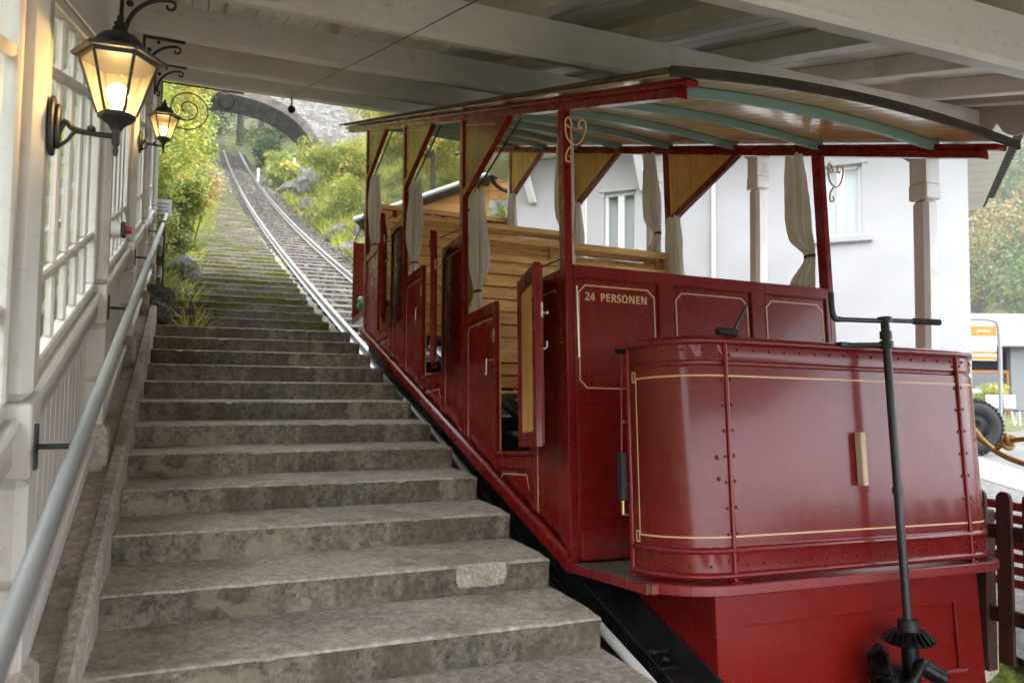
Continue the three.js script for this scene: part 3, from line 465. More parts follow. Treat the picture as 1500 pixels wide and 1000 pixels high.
  for (const up of [0, 1]) {
    const wb = up ? w + BAY - 0.12 : w + 0.11, dir = up ? -1 : 1;
    for (let q = 0; q < 5; q++) { const c = wb + dir * (0.09 + q * 0.078); C('seat_slat', cb(bx0 + 0.02, bx1 - 0.02, fl + 0.42, fl + 0.444, c - 0.033, c + 0.033, 0.006), m.oak, car, 1, 'x'); }
    const n = up ? 13 : 6, h = 0.092; for (let q = 0; q < n; q++) { if (up && q === n - 2) continue; const v0 = fl + 0.5 + q * (h + 0.011) + (up && q === n - 1 ? -0.045 : 0); C('back_slat', cb(bx0, bx1, v0, v0 + (up && q >= n - 3 ? 0.062 : h), wb - 0.011 + rr(-0.002, 0.002), wb + 0.011, 0.006), m.oak, car, 1, 'x'); }
    for (const x of [bx0 + 0.01, (bx0 + bx1) / 2 - 0.2, bx1 - 0.05]) { C('bench_frame', cb(x, x + 0.04, fl, fl + 0.4195, wb + dir * 0.1 - 0.02, wb + dir * 0.1 + 0.02, 0.004), m.oak); C('bench_frame', cb(x, x + 0.04, fl + 0.45, fl + (up ? 1.72 : 1.1), wb - dir * 0.0115, wb - dir * 0.035, 0.004), m.oak); }
  }
}
// end wall uphill with its balcony box
{
  const w = 3 * BAY, v0 = S * w, top = 3.84;
  C('end_wall', cb(0.051, W - 0.051, v0, top - 0.35, w + 0.0, w + 0.025, 0.004), m.tan, car, 1, 'x'); C('end_wall', cb(0.051, W - 0.051, top - 0.349, top - 0.06, w + 0.001, w + 0.024, 0.004), m.oak, car, 1, 'x');
  C('end_rail', cb(0.0505, W - 0.0505, top - 0.0595, top, w - 0.02, w + 0.04, 0.008), m.red, car, 1, 'x');
  for (const x of [0.35, 1.0, 1.65]) C('end_stile', cb(x, x + 0.06, top - 0.35, top - 0.06, w - 0.012, w - 0.0005, 0.004));
  C('balcony_side', cb(0.0, 0.03, v0 + 0.35, v0 + 1.42, w + 0.74, w + 0.77, 0.006), m.redDull); C('balcony_end', cb(0.031, W, v0 + 0.35, v0 + 1.4, w + 0.74, w + 0.765, 0.006), m.redDull);
  C('balcony_floor', cb(0.0, W, v0 + 0.27, v0 + 0.349, w + 0.051, w + 0.77, 0.006), m.redDull, car, 1, 'x');
  M('balcony_chain', tube([V3(0.02, v0 + 1.7, -(w + 0.06)), V3(0.02, v0 + 1.5, -(w + 0.4)), V3(0.02, v0 + 1.43, -(w + 0.74))], 0.008, 16, 6), m.iron, car);
}
// ---- front wall: frame with three sunk panels, locker below, kick board
{
  const f = extr(rect(0.0505, W - 0.0505, 0.93, 1.755), 0.03, [rect(0.062, 0.64, 1.005, 1.68), rect(0.745, 1.35, 1.005, 1.68), rect(1.452, 1.985, 1.005, 1.68)], 0.003);
  f.translate(0, 0, -0.03); C('front_frame', f);
  C('front_lower', cb(0.0505, W - 0.0505, 0.06, 0.9295, 0.0, 0.03, 0.003));
  for (const [a, b] of [[0.062, 0.64], [0.745, 1.35], [1.452, 1.985]]) {
    C('front_panel', cb(a - 0.01, b + 0.01, 0.99, 1.7, 0.014, 0.024, 0.001)); 
    M('pinstripe', ribbon(cham(a + 0.025, b - 0.03, 1.03, 1.638, 0.045), 0.0085, true, (x, y, h) => V3(x, y, -0.014 + h)), m.cream, car);
  }
  for (const [a, b] of [[0.062, 0.64], [0.745, 1.35], [1.452, 1.985]]) M('panel_moulding', uvb(join(cb(a, a + 0.008, 1.005, 1.68, 0.001, 0.0135, 0.003), cb(b - 0.008, b, 1.005, 1.68, 0.001, 0.0135, 0.003), cb(a + 0.0085, b - 0.0085, 1.672, 1.68, 0.001, 0.0135, 0.003), cb(a + 0.0085, b - 0.0085, 1.005, 1.013, 0.001, 0.0135, 0.003)), 1), m.red, car);
  C('front_lining', cb(0.0505, W - 0.0505, 0.7, 1.74, 0.0305, 0.042, 0.002), m.tan, car, 1, 'x');
  const loc = C('locker_door', cb(0.062, 0.62, 0.285, 0.89, -0.011, -0.0005, 0.002));
  M('lock_plate', join(cb(0.35, 0.41, 0.82, 0.845, -0.015, -0.0115, 0.006), rod(V3(0.38, 0.832, 0.0145), V3(0.38, 0.832, 0.02), 0.008)), m.chrome, loc);
  M('pull', uvb(cb(0.35, 0.47, 0.29, 0.302, -0.026, -0.0115, 0.004), 1), m.red, loc);
  C('kick_board', cb(0.055, W - 0.06, 0.062, 0.228, -0.034, -0.0005, 0.006), m.red, car, 1, 'x');
  const t = new TextGeometry('24  PERSONEN', { font, size: 0.05, depth: 0.002, curveSegments: 5 }); t.computeBoundingBox(); const s = 0.425 / (t.boundingBox.max.x - t.boundingBox.min.x);
  t.scale(s, s * 1.08, 1); t.translate(0.128, 1.548, -0.0142); M('lettering', ni(t), m.cream, car);
  M('hand_bar', rod(V3(0.052, 1.62, 0.03), V3(0.058, 1.2, 0.03), 0.005), m.chrome, car);
}
// ---- gusset panels in the upper corners, curtain rods
function gusset(x, k, sgn) {
  const w = (k + 1) * BAY - 0.031, top = w - 0.93, vb = EAVE(w) - 0.62, tri = [[w, vb], [w, EAVE(w) - 0.001], [top, EAVE(top) - 0.001]];
  const xo = sgn < 0 ? x : x - 0.01;
  C('gusset_panel', prism(tri, xo + (sgn < 0 ? 0.016 : -0.02), xo + (sgn < 0 ? 0.026 : -0.01)), m.red); 
  C('gusset_lining', prism(tri, xo + (sgn < 0 ? 0.0265 : -0.03), xo + (sgn < 0 ? 0.033 : -0.0205)), m.tan);
  const d = [top - w, EAVE(top) - vb], L = Math.hypot(...d), n = [d[1] / L, -d[0] / L], hw = 0.028;
  C('gusset_bar', prism([[w + 0.0, vb - 0.05], [w + 0.0, vb + 0.02], [top + 0.02, EAVE(top + 0.02)], [top - 0.055, EAVE(top - 0.055)]], x - (sgn < 0 ? 0 : 0.05), x + (sgn < 0 ? 0.05 : 0), 0.005), m.red);
  M('pinstripe', ribbon([[w - 0.04, vb + 0.13], [w - 0.04, EAVE(w) - 0.06], [top + 0.22, EAVE(top + 0.22) - 0.055]], 0.008, false, side(sgn < 0 ? x + 0.0155 : x - 0.0, sgn > 0)), m.cream, car);
  M('curtain_rod', rod(V3(x - sgn * 0.075, vb - 0.03, -(w - 0.08)), V3(x - sgn * 0.075, EAVE(top - 0.1) - 0.02, -(top - 0.1)), 0.008), m.iron, car);
}
for (let k = 0; k < 3; k++) { gusset(0, k, -1); gusset(W, k, 1); }
// ---- curtains: gathered cloth tied to the posts
function curtain(x, w, v0, v1, r, tieAt, lean = 0, sd = 1) {
  const n = 88, h = 34, P = [], I = [], U = [];
  for (let j = 0; j <= h; j++) {
    const t = j / h, v = mix(v1, v0, t), dt = t - tieAt, waist = Math.exp(-dt * dt / 0.012), rad = r * (0.78 + 0.45 * Math.sin(Math.min(1, t / tieAt) * Math.PI * 0.75)) * (1 - 0.56 * waist);
    for (let i = 0; i <= n; i++) {
      const a = i / n * 2 * Math.PI, pl = 1 + 0.3 * Math.sin(a * 8 + sd + Math.sin(t * 4 + sd * 1.7) * 0.8) + 0.16 * Math.sin(a * 13 + sd * 2.3 + t * 3) + 0.12 * Math.sin(a * 3 + t * 5 + sd) + 0.14 * n3(a * 2.5 + sd * 7, t * 9);
      P.push(x + Math.cos(a) * rad * 0.62 * pl, v + 0.012 * Math.sin(a * 5 + sd) * (j === h || j === 0 ? 1 : 0), -(w + Math.sin(a) * rad * pl + lean * waist)); U.push(i / n, v);
    }
  }
  for (let j = 0; j < h; j++) for (let i = 0; i < n; i++) { const a = j * (n + 1) + i, b = a + n + 1; I.push(a, b, a + 1, b, b + 1, a + 1); }
  const g = new THREE.BufferGeometry(); g.setAttribute('position', new THREE.Float32BufferAttribute(P, 3)); g.setAttribute('uv', new THREE.Float32BufferAttribute(U, 2)); g.setIndex(I); g.computeVertexNormals();
  const o = M('curtain', ni(g), m.curtain, car);
  const vt = mix(v1, v0, tieAt), tr = new THREE.TorusGeometry(r * 0.5, 0.011, 6, 20); tr.rotateX(Math.PI / 2); tr.scale(0.72, 1, 1.12); tr.translate(x, vt, -(w + lean)); M('tie', ni(tr), m.iron, o);
  return o;
}
for (let k = 0; k < 3; k++) {
  const w = (k + 1) * BAY, vt = EAVE(w) - 0.66;
  curtain(0.09, w - 0.15, 1.73 + DV * k, vt, 0.07 + 0.008 * k, 0.8 + 0.03 * k, 0.02, k * 1.7 + 1);
  curtain(W - 0.09, w - 0.14, 1.73 + DV * k, vt, 0.07, 0.78, 0.02, k * 2.1 + 5);
  curtain(0.08, k * BAY + (k ? 0.11 : 0.15), 1.78 + DV * k, EAVE(k * BAY) - 0.02, 0.055, 0.8, -0.03, k * 1.3 + 9);
  curtain(W - 0.1, k * BAY + 0.19, 1.76 + DV * k, EAVE(k * BAY + 0.19) - 0.02, 0.07, 0.76 + 0.03 * k, -0.09, k * 2.9 + 13);
}
// ---- roof of the car
{
  const RB = 2.791, arch = x => 0.075 * (1 - ((x - 1.03) / 1.14) ** 2), wF = -1.27, wB = 6.95;
  for (const x of [[-0.035, 0.052], [W - 0.052, W + 0.035]]) {
    const o = x[0] < 0 ? -1 : 1, xe = o < 0 ? x[0] : x[1];
    const hd = (a, b, v0, v1, w0, w1, c) => deform(cb(a, b, v0, v1, w0, w1, c), p => { p.y += 2.71 + 0.3755 * -p.z; });
    C('header_beam', join(hd(x[0] + (o < 0 ? 0.02 : 0), x[1] - (o > 0 ? 0.02 : 0), -0.006, 0.042, wF + 0.1, wB - 0.1, 0.004), hd(x[0], x[1], 0.0425, 0.08, wF, wB, 0.012)), m.red, car, 1, 'z');
  }
  const nb = 24; // varnished ceiling boards along the car
  for (let i = 0; i < nb; i++) {
    const xa = -0.07 + (2.2 / nb) * i, xb = xa + 2.2 / nb - 0.003;
    const g = deform(cb(xa, xb, 0, 0.012, wF + 0.02, wB - 0.02, 0.003), p => { p.y += RB + 0.3755 * -p.z + arch(p.x); });
    C('ceiling_board', g, m.ceil, car, 1.2, 'z');
  }
  for (let k = 0; k < 9; k++) { // arched ribs
    const w = -0.84 + 0.9 * k, P = [], seg = 24, pts = [];
    for (let i = 0; i <= seg; i++) { const x = 0.0 + (W) * i / seg; pts.push([x, arch(x)]); }
    for (let i = seg; i >= 0; i--) { const x = 0.0 + (W) * i / seg; pts.push([x, arch(x) - 0.058]); }
    const g = extr(pts, 0.05, [], 0.004); g.translate(0, RB - 0.0015 + 0.3755 * w, -w); C('roof_rib', deform(g, p => { p.y += 0.3755 * (-p.z - w); }), m.teal);
  }
  // deck with roofing felt, front trim in short lengths, weathered eaves boards
  const pts = []; for (let i = 0; i <= 30; i++) { const x = -0.11 + 2.28 * i / 30; pts.push([x, arch(x) + 0.026]); } for (let i = 30; i >= 0; i--) { const x = -0.11 + 2.28 * i / 30; pts.push([x, arch(x) + 0.0135]); }
  const dk = extr(pts, wB - wF); dk.translate(0, RB, -wB); C('roof_deck', deform(dk, p => { p.y += 0.3755 * -p.z; }), m.felt, car, 1.4);
  const nt = 8; for (let i = 0; i < nt; i++) { const xa = -0.115 + 2.29 / nt * i, xb = xa + 2.29 / nt - 0.002, q = []; for (let k = 0; k <= 4; k++) { const x = mix(xa, xb, k / 4); q.push([x, arch(x) + 0.03]); } for (let k = 4; k >= 0; k--) { const x = mix(xa, xb, k / 4); q.push([x, arch(x) - 0.018]); } const g = extr(q, 0.018, [], 0.002); g.translate(0, RB + 0.3755 * wF, -wF + 0.001); C('front_trim', g, m.trim, car, 1, 'x'); }
  for (const s of [-1, 1]) { const x = s < 0 ? -0.13 : 2.17; const g = deform(cb(x, x + 0.019, arch(x) + 0.004, arch(x) + 0.03, wF + 0.001, wB, 0.004), p => { p.y += RB + 0.3755 * -p.z + n3(p.z * 2, s) * 0.004; }); C('eaves_board', g, m.deck, car, 1, 'z'); }
  const scr = (x, mir) => { const f = (a, b) => V3(x + mir * a, 2.655 + b, 0.012); const s1 = [], s2 = [], s3 = []; for (let i = 0; i <= 40; i++) { const t = i / 40; const a = -0.4 + t * 6.6; const r = 0.026 * (1 - 0.75 * t); s1.push(f(0.115 + Math.cos(Math.PI + a) * r, -0.035 + Math.sin(Math.PI + a) * r)); } 
    const heart = [f(0.045, -0.03), f(0.052, -0.052), f(0.035, -0.062), f(0.018, -0.045), f(0.012, -0.015), f(0.03, 0.005), f(0.008, -0.06), f(0.02, -0.13), f(0.06, -0.165), f(0.1, -0.15), f(0.135, -0.09), f(0.148, -0.03), f(0.13, 0.0), f(0.105, -0.01), f(0.095, -0.04), f(0.108, -0.058), f(0.12, -0.046)];
    return join(tube([heart[5], heart[4], heart[6], heart[7], heart[8], heart[9], heart[10], heart[11], heart[12], heart[13], heart[14], heart[15], heart[16]], 0.006, 70, 6), tube([heart[4], f(0.025, 0.0), f(0.042, -0.012), heart[0], heart[1], heart[2], heart[3]], 0.006, 40, 6), tube([heart[8], f(0.03, -0.19), f(0.008, -0.24), f(0.012, -0.275), f(0.035, -0.275), f(0.042, -0.25), f(0.03, -0.235)], 0.006, 40, 6)); };
  M('scroll_bracket', scr(0.0, 1), m.cream, car); M('scroll_bracket', scr(W, 1), m.cream, car);
}
// ---- driver's platform and apron
const PX0 = 0.06, PX1 = 2.29, PF = -0.93, PR = 0.3;
{
  const bw = [[-0.012, -0.25], [-0.253, -0.43], [-0.433, -0.62], [-0.623, -0.79]];
  for (const [a, b] of bw) { C('platform_board', cb(-0.005, PX1, 0.004, 0.052 + rr(-0.002, 0.001), b + 0.004, a - 0.006, 0.005), m.deck, car, 1, 'x'); M('board_end', uvb(cb(-0.011, -0.0052, 0.003, 0.053, b + 0.005, a - 0.007, 0.002), 1), m.redDull, car); }
  const out = (r, o) => { const p = []; for (let i = 0; i <= 10; i++) { const a = Math.PI + i / 10 * Math.PI / 2; p.push([PX0 - o + r + Math.cos(a) * r, PF - o + r + Math.sin(a) * r]); } for (let i = 0; i <= 10; i++) { const a = 1.5 * Math.PI + i / 10 * Math.PI / 2; p.push([PX1 + o - r + Math.cos(a) * r, PF - o + r + Math.sin(a) * r]); } return p; };
  // the front edge of the platform, in one piece with rounded corners (x, w) -> extrude up
  const e = out(0.34, 0.05).concat([[PX1 + 0.05, -0.795], [0.01, -0.795]]).map(([x, w]) => [x, w]);
  const g = extr(e, 0.05, [], 0.005); g.rotateX(-Math.PI / 2); g.translate(0, 0.003, 0); // y of the shape becomes -z = w
  C('platform_edge', g, m.redDull, car, 1, 'x');
  // apron sheet: beads, groove and rolled top, following the rounded plan
  const path = [], nrm = [];
  for (let i = 0; i <= 4; i++) { path.push([PX0, 0.58 + (PF + PR + 0.58) * -1 * i / 4]); nrm.push([-1, 0]); }
  path.length = 0; nrm.length = 0;
  const add = (x, w, nx, nw) => { path.push([x, -w]); nrm.push([nx, -nw]); };
  add(PX0, -0.56, -1, 0); add(PX0, PF + PR, -1, 0);
  for (let i = 1; i < 14; i++) { const a = Math.PI + i / 14 * Math.PI / 2; add(PX0 + PR + Math.cos(a) * PR, PF + PR + Math.sin(a) * PR, Math.cos(a), Math.sin(a)); }
  for (let i = 0; i <= 12; i++) add(mix(PX0 + PR, PX1 - PR, i / 12), PF, 0, -1);
  for (let i = 1; i < 14; i++) { const a = 1.5 * Math.PI + i / 14 * Math.PI / 2; add(PX1 - PR + Math.cos(a) * PR, PF + PR + Math.sin(a) * PR, Math.cos(a), Math.sin(a)); }
  add(PX1, PF + PR, 1, 0); add(PX1, -0.5, 1, 0);
  const bead = (v, r, s) => { const o = []; for (let i = 0; i <= 6; i++) { const a = -Math.PI / 2 + i / 6 * Math.PI; o.push([s * Math.cos(a) * r, v + Math.sin(a) * r]); } return o; };
  const prof = [[-0.012, 0.068], [0, 0.068], ...bead(0.085, 0.017, 1), [0, 0.104], [0, 0.18], ...bead(0.2, 0.015, 1), [0, 0.222], [0, 1.06], ...bead(1.082, 0.014, -0.7), [0, 1.1], [0, 1.172], ...bead(1.19, 0.02, 0.9), [-0.016, 1.215], [-0.03, 1.2], [-0.03, 1.185], [-0.012, 1.17], [-0.012, 0.068]];
  C('apron', sweep(path, prof, nrm), m.redApron, car, 2.3, 'x');
  const onp = s => { // point on the apron plan by arc length from the left end
    let L = 0; for (let i = 1; i < path.length; i++) { const d = Math.hypot(path[i][0] - path[i - 1][0], path[i][1] - path[i - 1][1]); if (L + d >= s || i === path.length - 1) { const t = (s - L) / d; return [mix(path[i - 1][0], path[i][0], t), mix(path[i - 1][1], path[i][1], t), mix(nrm[i - 1][0], nrm[i][0], t), mix(nrm[i - 1][1], nrm[i][1], t)]; } L += d; } };
  let LT = 0; for (let i = 1; i < path.length; i++) LT += Math.hypot(path[i][0] - path[i - 1][0], path[i][1] - path[i - 1][1]);
  const surf = (s, v, h) => { const [x, z, a, b] = onp(clamp(s, 0, LT)); return V3(x + a * h, v, z + b * h); };
  const along = (s0, s1, v, n = 60) => { const o = []; for (let i = 0; i <= n; i++) o.push([mix(s0, s1, i / n), v]); return o; };
  const sA = 0.075, sB = LT - 0.1;
  M('pinstripe', ribbon(along(sA, sB, 1.02), 0.008, false, surf, 0.0016), m.cream, car); M('pinstripe', ribbon(along(sA, sB, 0.262), 0.008, false, surf, 0.0016), m.cream, car);
  M('pinstripe', ribbon([[sA - 0.004, 1.02 - 0.0045], [sA - 0.004, 0.262 + 0.0045]], 0.008, false, surf, 0.0014), m.cream, car);
  for (const v of [1.03, 0.252]) M('pinstripe', ribbon([[sA - 0.035, v - 0.024], [sA - 0.009, v - 0.024], [sA - 0.009, v + 0.024], [sA - 0.035, v + 0.024]], 0.007, true, surf, 0.0021), m.cream, car);
  // seam straps, end tubes and rivets
  const seamL = (PF + PR + 0.56) * -1 + PR * Math.PI / 2 + 0.02, seamR = seamL - 0.02 + (PX1 - PX0 - 2 * PR) - 0.02, ends = [0.0, LT];
  for (const s of [seamL, seamR]) M('seam_strap', uvb(join(rod(surf(s, 0.055, 0.002), surf(s, 1.175, 0.002), 0.0115, 12), at(cbox(-0.03, 0.03, 0, 0.008, -0.02, 0.02, 0.003), ...surf(s, 0.0525, 0).toArray())), 1), m.red, car);
  for (const s of ends) M('end_tube', rod(surf(s, 0.053, 0), surf(s, 1.215, 0), 0.015, 12), m.red, car);
  const rv = [], riv = (s, v, r = 0.0075) => { const g = new THREE.SphereGeometry(r, 8, 5); g.translate(...surf(s, v, 0.001).toArray()); rv.push(ni(g)); };
  for (const s of [seamL, seamR]) for (let k = 0; k < 9; k++) { riv(s - 0.026, 0.15 + k * 0.121); riv(s + 0.026, 0.15 + k * 0.121 + 0.004); }
  for (let s = 0.05; s < LT; s += 0.098) { if (Math.abs(s - seamL) < 0.03 || Math.abs(s - seamR) < 0.03) continue; riv(s, 1.145); riv(s, 0.13); }
  for (let k = 0; k < 8; k++) riv(0.022, 0.2 + k * 0.12, 0.005);
  riv(seamL - 0.07, 0.63, 0.011); riv(seamL - 0.065, 0.53, 0.011);
  tag(M('rivets', join(rv), m.red, car), 'rows of red painted rivet heads along the apron seams', null, null, 'stuff');
  // coach-lamp socket plate on the middle of the apron
  M('lamp_socket', cb(1.175, 1.21, 0.48, 0.75, PF - 0.045, PF - 0.002, 0.004), std({ color: lin(0.62, 0.5, 0.33), roughness: 0.55 }), car);
  // side rod with black sleeve
  const rx = PX0 - 0.035, rw = -0.56;
  M('latch_rod', rod(V3(rx + 0.01, 1.17, -rw - 0.02), V3(rx - 0.005, 0.62, -rw - 0.02), 0.006), m.red, car); M('latch_sleeve', cb(rx - 0.02, rx + 0.012, 0.42, 0.66, rw - 0.005, rw + 0.045, 0.005), m.iron, car); M('hinge_pin', rod(V3(rx + 0.02, 1.168, -rw), V3(rx - 0.03, 1.168, -rw), 0.013), m.grease, car); M('latch_pin', join(rod(V3(rx - 0.004, 0.42, -rw - 0.02), V3(rx - 0.004, 0.35, -rw - 0.02), 0.009), rod(V3(rx - 0.004, 0.355, -rw - 0.02), V3(rx + 0.045, 0.345, -rw - 0.02), 0.007), rod(V3(rx, 0.5, -rw - 0.02), V3(rx + 0.04, 0.5, -rw - 0.02), 0.007)), m.brass, car);
  // skirt below the platform
  const sk = extr(rect(0.3, 2.06, -0.95, -0.002), 0.04, [rect(0.46, 1.87, -0.5, -0.16)], 0.004); sk.translate(0, 0, 0.84); C('skirt_frame', sk, m.red, car, 1, 'x');
  C('skirt_inset', cb(0.45, 1.88, -0.51, -0.15, -0.858, -0.848, 0.001), m.red, car, 1, 'x'); C('skirt_lip', cb(0.42, 1.91, -0.525, -0.5, -0.9, -0.8805, 0.006), m.red, car, 1, 'x');
  C('skirt_side', prism([[-0.839, -0.36], [-0.839, -0.003], [-0.2, -0.003], [-0.2, -0.13]], 0.305, 0.33), m.red); C('skirt_side', prism([[-0.839, -0.95], [-0.839, -0.003], [0, -0.003], [0, -0.7]], 2.03, 2.06), m.red);
}
// ---- brake crank in front of the apron
{
  const cx = 1.33, cw = -1.04, P = (x, v, w = cw) => V3(x, v, -w);
  M('crank_column', join(rod(P(cx, -0.2), P(cx, 1.25), 0.021, 16), rod(P(cx, 0.44), P(cx, 0.47), 0.028, 16), rod(P(cx, 1.18), P(cx, 1.22), 0.034, 16), rod(P(cx, 1.23), P(cx, 1.27), 0.03, 16)), m.iron, car);
  M('crank_arm', join(rod(P(cx, 1.27), P(cx, 1.325), 0.022, 14), rod(P(cx, 1.32), P(cx, 1.345), 0.036, 16), rod(P(cx, 1.325), P(1.02, 1.315), 0.0125, 12), tube([P(1.02, 1.315), P(0.99, 1.318), P(0.975, 1.35), P(0.972, 1.45)], 0.015, 16, 10), rod(P(cx, 1.33), P(1.72, 1.34), 0.012, 12)), m.iron, car);
  M('crank_grip', rod(P(1.54, 1.336), P(1.73, 1.341), 0.017, 14), m.tire, car);
  M('column_bracket', join(rod(P(cx, 1.2), P(1.12, 1.2, -0.95), 0.013, 10), cb(1.09, 1.16, 1.19, 1.215, -0.97, -0.91, 0.004)), m.iron, car);
  // bevel gears and housing
  const gear = (r0, r1, h, n) => { // bevel gear: teeth run along the cone from rim r1 (y = 0) to r0 (y = h)
    const g = [lathe([[0, -0.012], [r1 * 0.86, -0.012], [r1 * 0.93, 0], [r0 * 0.9, h], [0.03, h], [0.03, h + 0.012], [0, h + 0.012]], 36)], dy = h, dr = r0 - r1, L = Math.hypot(dy, dr), tl = Math.atan2(-dr, dy);
    for (let i = 0; i < n; i++) { const t = cbox(-0.0095, 0.0095, 0, L, -0.012, 0.016, 0.003); deform(t, v => { v.x *= 1 - 0.35 * v.y / L; v.x *= v.z > 0 ? 0.55 : 1; }); t.rotateX(-tl); t.translate(0, 0, r1 - 0.004); t.rotateY(i / n * 2 * Math.PI); g.push(t); } return join(g); };
  const g1 = gear(0.07, 0.118, 0.045, 22); g1.translate(cx, -0.275, -cw); M('bevel_gear', g1, m.grease, car);
  M('gear_hub', rod(P(cx, -0.225), P(cx, -0.17), 0.052, 20, 0.048), m.black, car);
  const g2 = gear(0.075, 0.125, 0.045, 22); g2.rotateZ(Math.PI / 2); g2.rotateY(-0.55); g2.translate(cx - 0.13, -0.41, -cw - 0.05); M('bevel_gear', g2, m.grease, car);
  M('gear_housing', join(cb(cx - 0.16, cx + 0.02, -0.62, -0.4, cw - 0.03, cw + 0.12, 0.03), tube([P(cx - 0.19, -0.47, cw - 0.03), P(cx - 0.1, -0.48, cw - 0.06), P(cx - 0.06, -0.42, cw - 0.07), P(cx + 0.0, -0.37, cw - 0.06), P(cx + 0.07, -0.38, cw - 0.05)], 0.024, 24, 10), rod(P(cx + 0.01, -0.38, cw - 0.04), P(cx + 0.1, -0.44, cw - 0.09), 0.04, 18), rod(P(cx, -0.55, cw), P(cx, -0.28, cw), 0.04, 16), rod(P(cx + 0.095, -0.437, cw - 0.087), P(cx + 0.108, -0.446, cw - 0.094), 0.028, 6)), m.grease, car);
}
// ---- chassis
{
  const be = (x0, x1, v0, v1, mat = m.black) => C('chassis_beam', cs(x0, x1, v0, v1, -1.6, 6.4, 0.004), mat, car, 1, 'z');
  be(0.285, 0.3, -0.1695, -0.03); be(0.18, 0.3, -0.185, -0.17); be(0.24, 0.255, -0.36, -0.1855); be(0.19, 0.3, -0.375, -0.3605);
  C('chassis_beam', cs(1.85, 1.865, -0.3, -0.1, -0.8, 6.4, 0.004), m.black, car, 1, 'z');
  for (const w of [-0.5, 1.2, 3.0, 5.0]) C('cross_member', deform(cb(0.17, 1.93, -0.26, -0.13, w, w + 0.08, 0.005), p => { p.y += S * w; }), m.black);
  for (const w of [0.9, 4.7]) for (const x of [0.42, 1.55]) { const g = new THREE.CylinderGeometry(0.21, 0.21, 0.07, 28); g.rotateZ(Math.PI / 2); g.translate(x, S * w - 0.22, -w); M('wheel', ni(g), m.grease, car); }
  M('bracket_plate', join(deform(cb(0.16, 0.284, -0.169, -0.152, -0.6, -0.46, 0.003), p => { p.y += S * -p.z; }), at(lathe([[0, 0.024], [0.016, 0.022], [0.022, 0], [0, 0]], 10), 0.2, S * -0.5 - 0.152, 0.5), at(lathe([[0, 0.024], [0.016, 0.022], [0.022, 0], [0, 0]], 10), 0.23, S * -0.56 - 0.152, 0.56)), m.black, car);
}
// ---- hand radio lying on the apron, green bag on the far balcony
const car2w = (x, v, w) => car.localToWorld(V3(x, v, -w));
car.updateMatrixWorld(true);
{
  const p = car2w(0.42, 1.222, -0.9), H = thing('hand_radio', 'black hand radio with stub antenna standing on the apron rim', 'radio', p.toArray());
  H.rotation.set(0, -0.35, -0.12);
  M('body', cbox(-0.055, 0.055, 0, 0.035, -0.03, 0.03, 0.01), m.iron, H); M('face', cbox(-0.05, 0.05, 0.012, 0.03, 0.0302, 0.033, 0.003), m.grease, H); M('antenna', rod(V3(0.03, 0.02, 0), V3(0.085, 0.165, 0), 0.0085, 10, 0.006), m.iron, H);
  const q = car2w(0.18, S * 5.61 + 0.35, 6.1), B = thing('green_bag', 'green and white plastic bag in the box at the far end of the car', 'bag', q.toArray());
  const g = new THREE.SphereGeometry(0.16, 18, 14); deform(g, v => { v.y = Math.max(-0.14, v.y) + 0.14; const n = n3(v.x * 14, v.y * 14 + v.z * 9); v.x *= 1 + n * 0.25; v.z *= 1 + n * 0.25; v.y *= 1 + 0.2 * n; }); M('film', ni(g), std({ color: lin(0.03, 0.38, 0.1), roughness: 0.35 }), B);
  M('band', ni(new THREE.TorusGeometry(0.15, 0.02, 6, 24).rotateX(1.2).translate(0, 0.14, 0)), m.white, B);
}
// white pipe beside the car, lying on the stair edge
{ const P = thing('white_pipe', 'pale plastic pipe lying in the gap between stairs and car', 'pipe'); M('tube', join(tube([V3(1.93, ny(3.5) - 0.17, -3.55), V3(1.945, ny(3.0) - 0.2, -2.95), V3(1.955, ny(2.55) - 0.24, -2.45)], 0.026, 20, 12)), m.white, P); const Q = thing('white_pipe', 'pale plastic pipe under the middle of the car', 'pipe'); M('tube', tube([V3(1.93, ny(7.2) - 0.19, -7.2), V3(1.94, ny(6) - 0.2, -6.0), V3(1.95, ny(5.4) - 0.22, -5.4)], 0.03, 16, 10), m.galv, Q); }
// ------------------------------------------------------------------ ground, track, upper steps
function gy(x, u) {
  const t = railY(u) - 0.42, N = n3(x * 0.9, u * 0.9), N2 = n3(x * 0.25 + 9, u * 0.25);
  let y = t;
  if (x < 2.0) y = mix(t, railY(u) + 0.55 - 0.4, sstep(2.0, 1.68, x));
  const lx = u > 9.6 ? mix(-0.15, 0.75, sstep(11, 30, u)) : -2.6, L = Math.max(0, lx - x); if (L > 0) y += Math.min(L * (1.5 + 0.3 * N2), 2.6 + 0.5 * L) + N * 0.25 * Math.min(1, L);
  if (x < -0.65 && u < 10) y = Math.min(y, ny(u) + 0.1 + 0.7 * Math.max(0, -2.6 - x));
  const rx = 4.6, Q = Math.max(0, x - rx), q = sstep(13, 21, u);
  const bank = y + Math.min(Q * (0.6 + 0.2 * N2), 2.6 + 0.3 * Q) + N * 0.3 * Math.min(1, Q);
  const flat = mix(mix(0.0, 0.62, sstep(4.9, 8.5, x)), 0.62, sstep(3, 8, u));
  if (x > 4.4) y = mix(mix(y, flat, sstep(4.4, 5.4, x)), bank, q * sstep(16, 11, x - Math.max(0, u - 26) * 0.6));
  if (u < 1.2) { const f = sstep(1.2, 0.9, u); y = mix(y, -0.12 + (x > 4.9 ? flat + 0.1 : 0) + (x < -1.3 ? L * 0.9 : 0), f); }
  if (u < -6) y = Math.min(y, mix(y, -3, sstep(-6, -14, u)));
  return y;
}
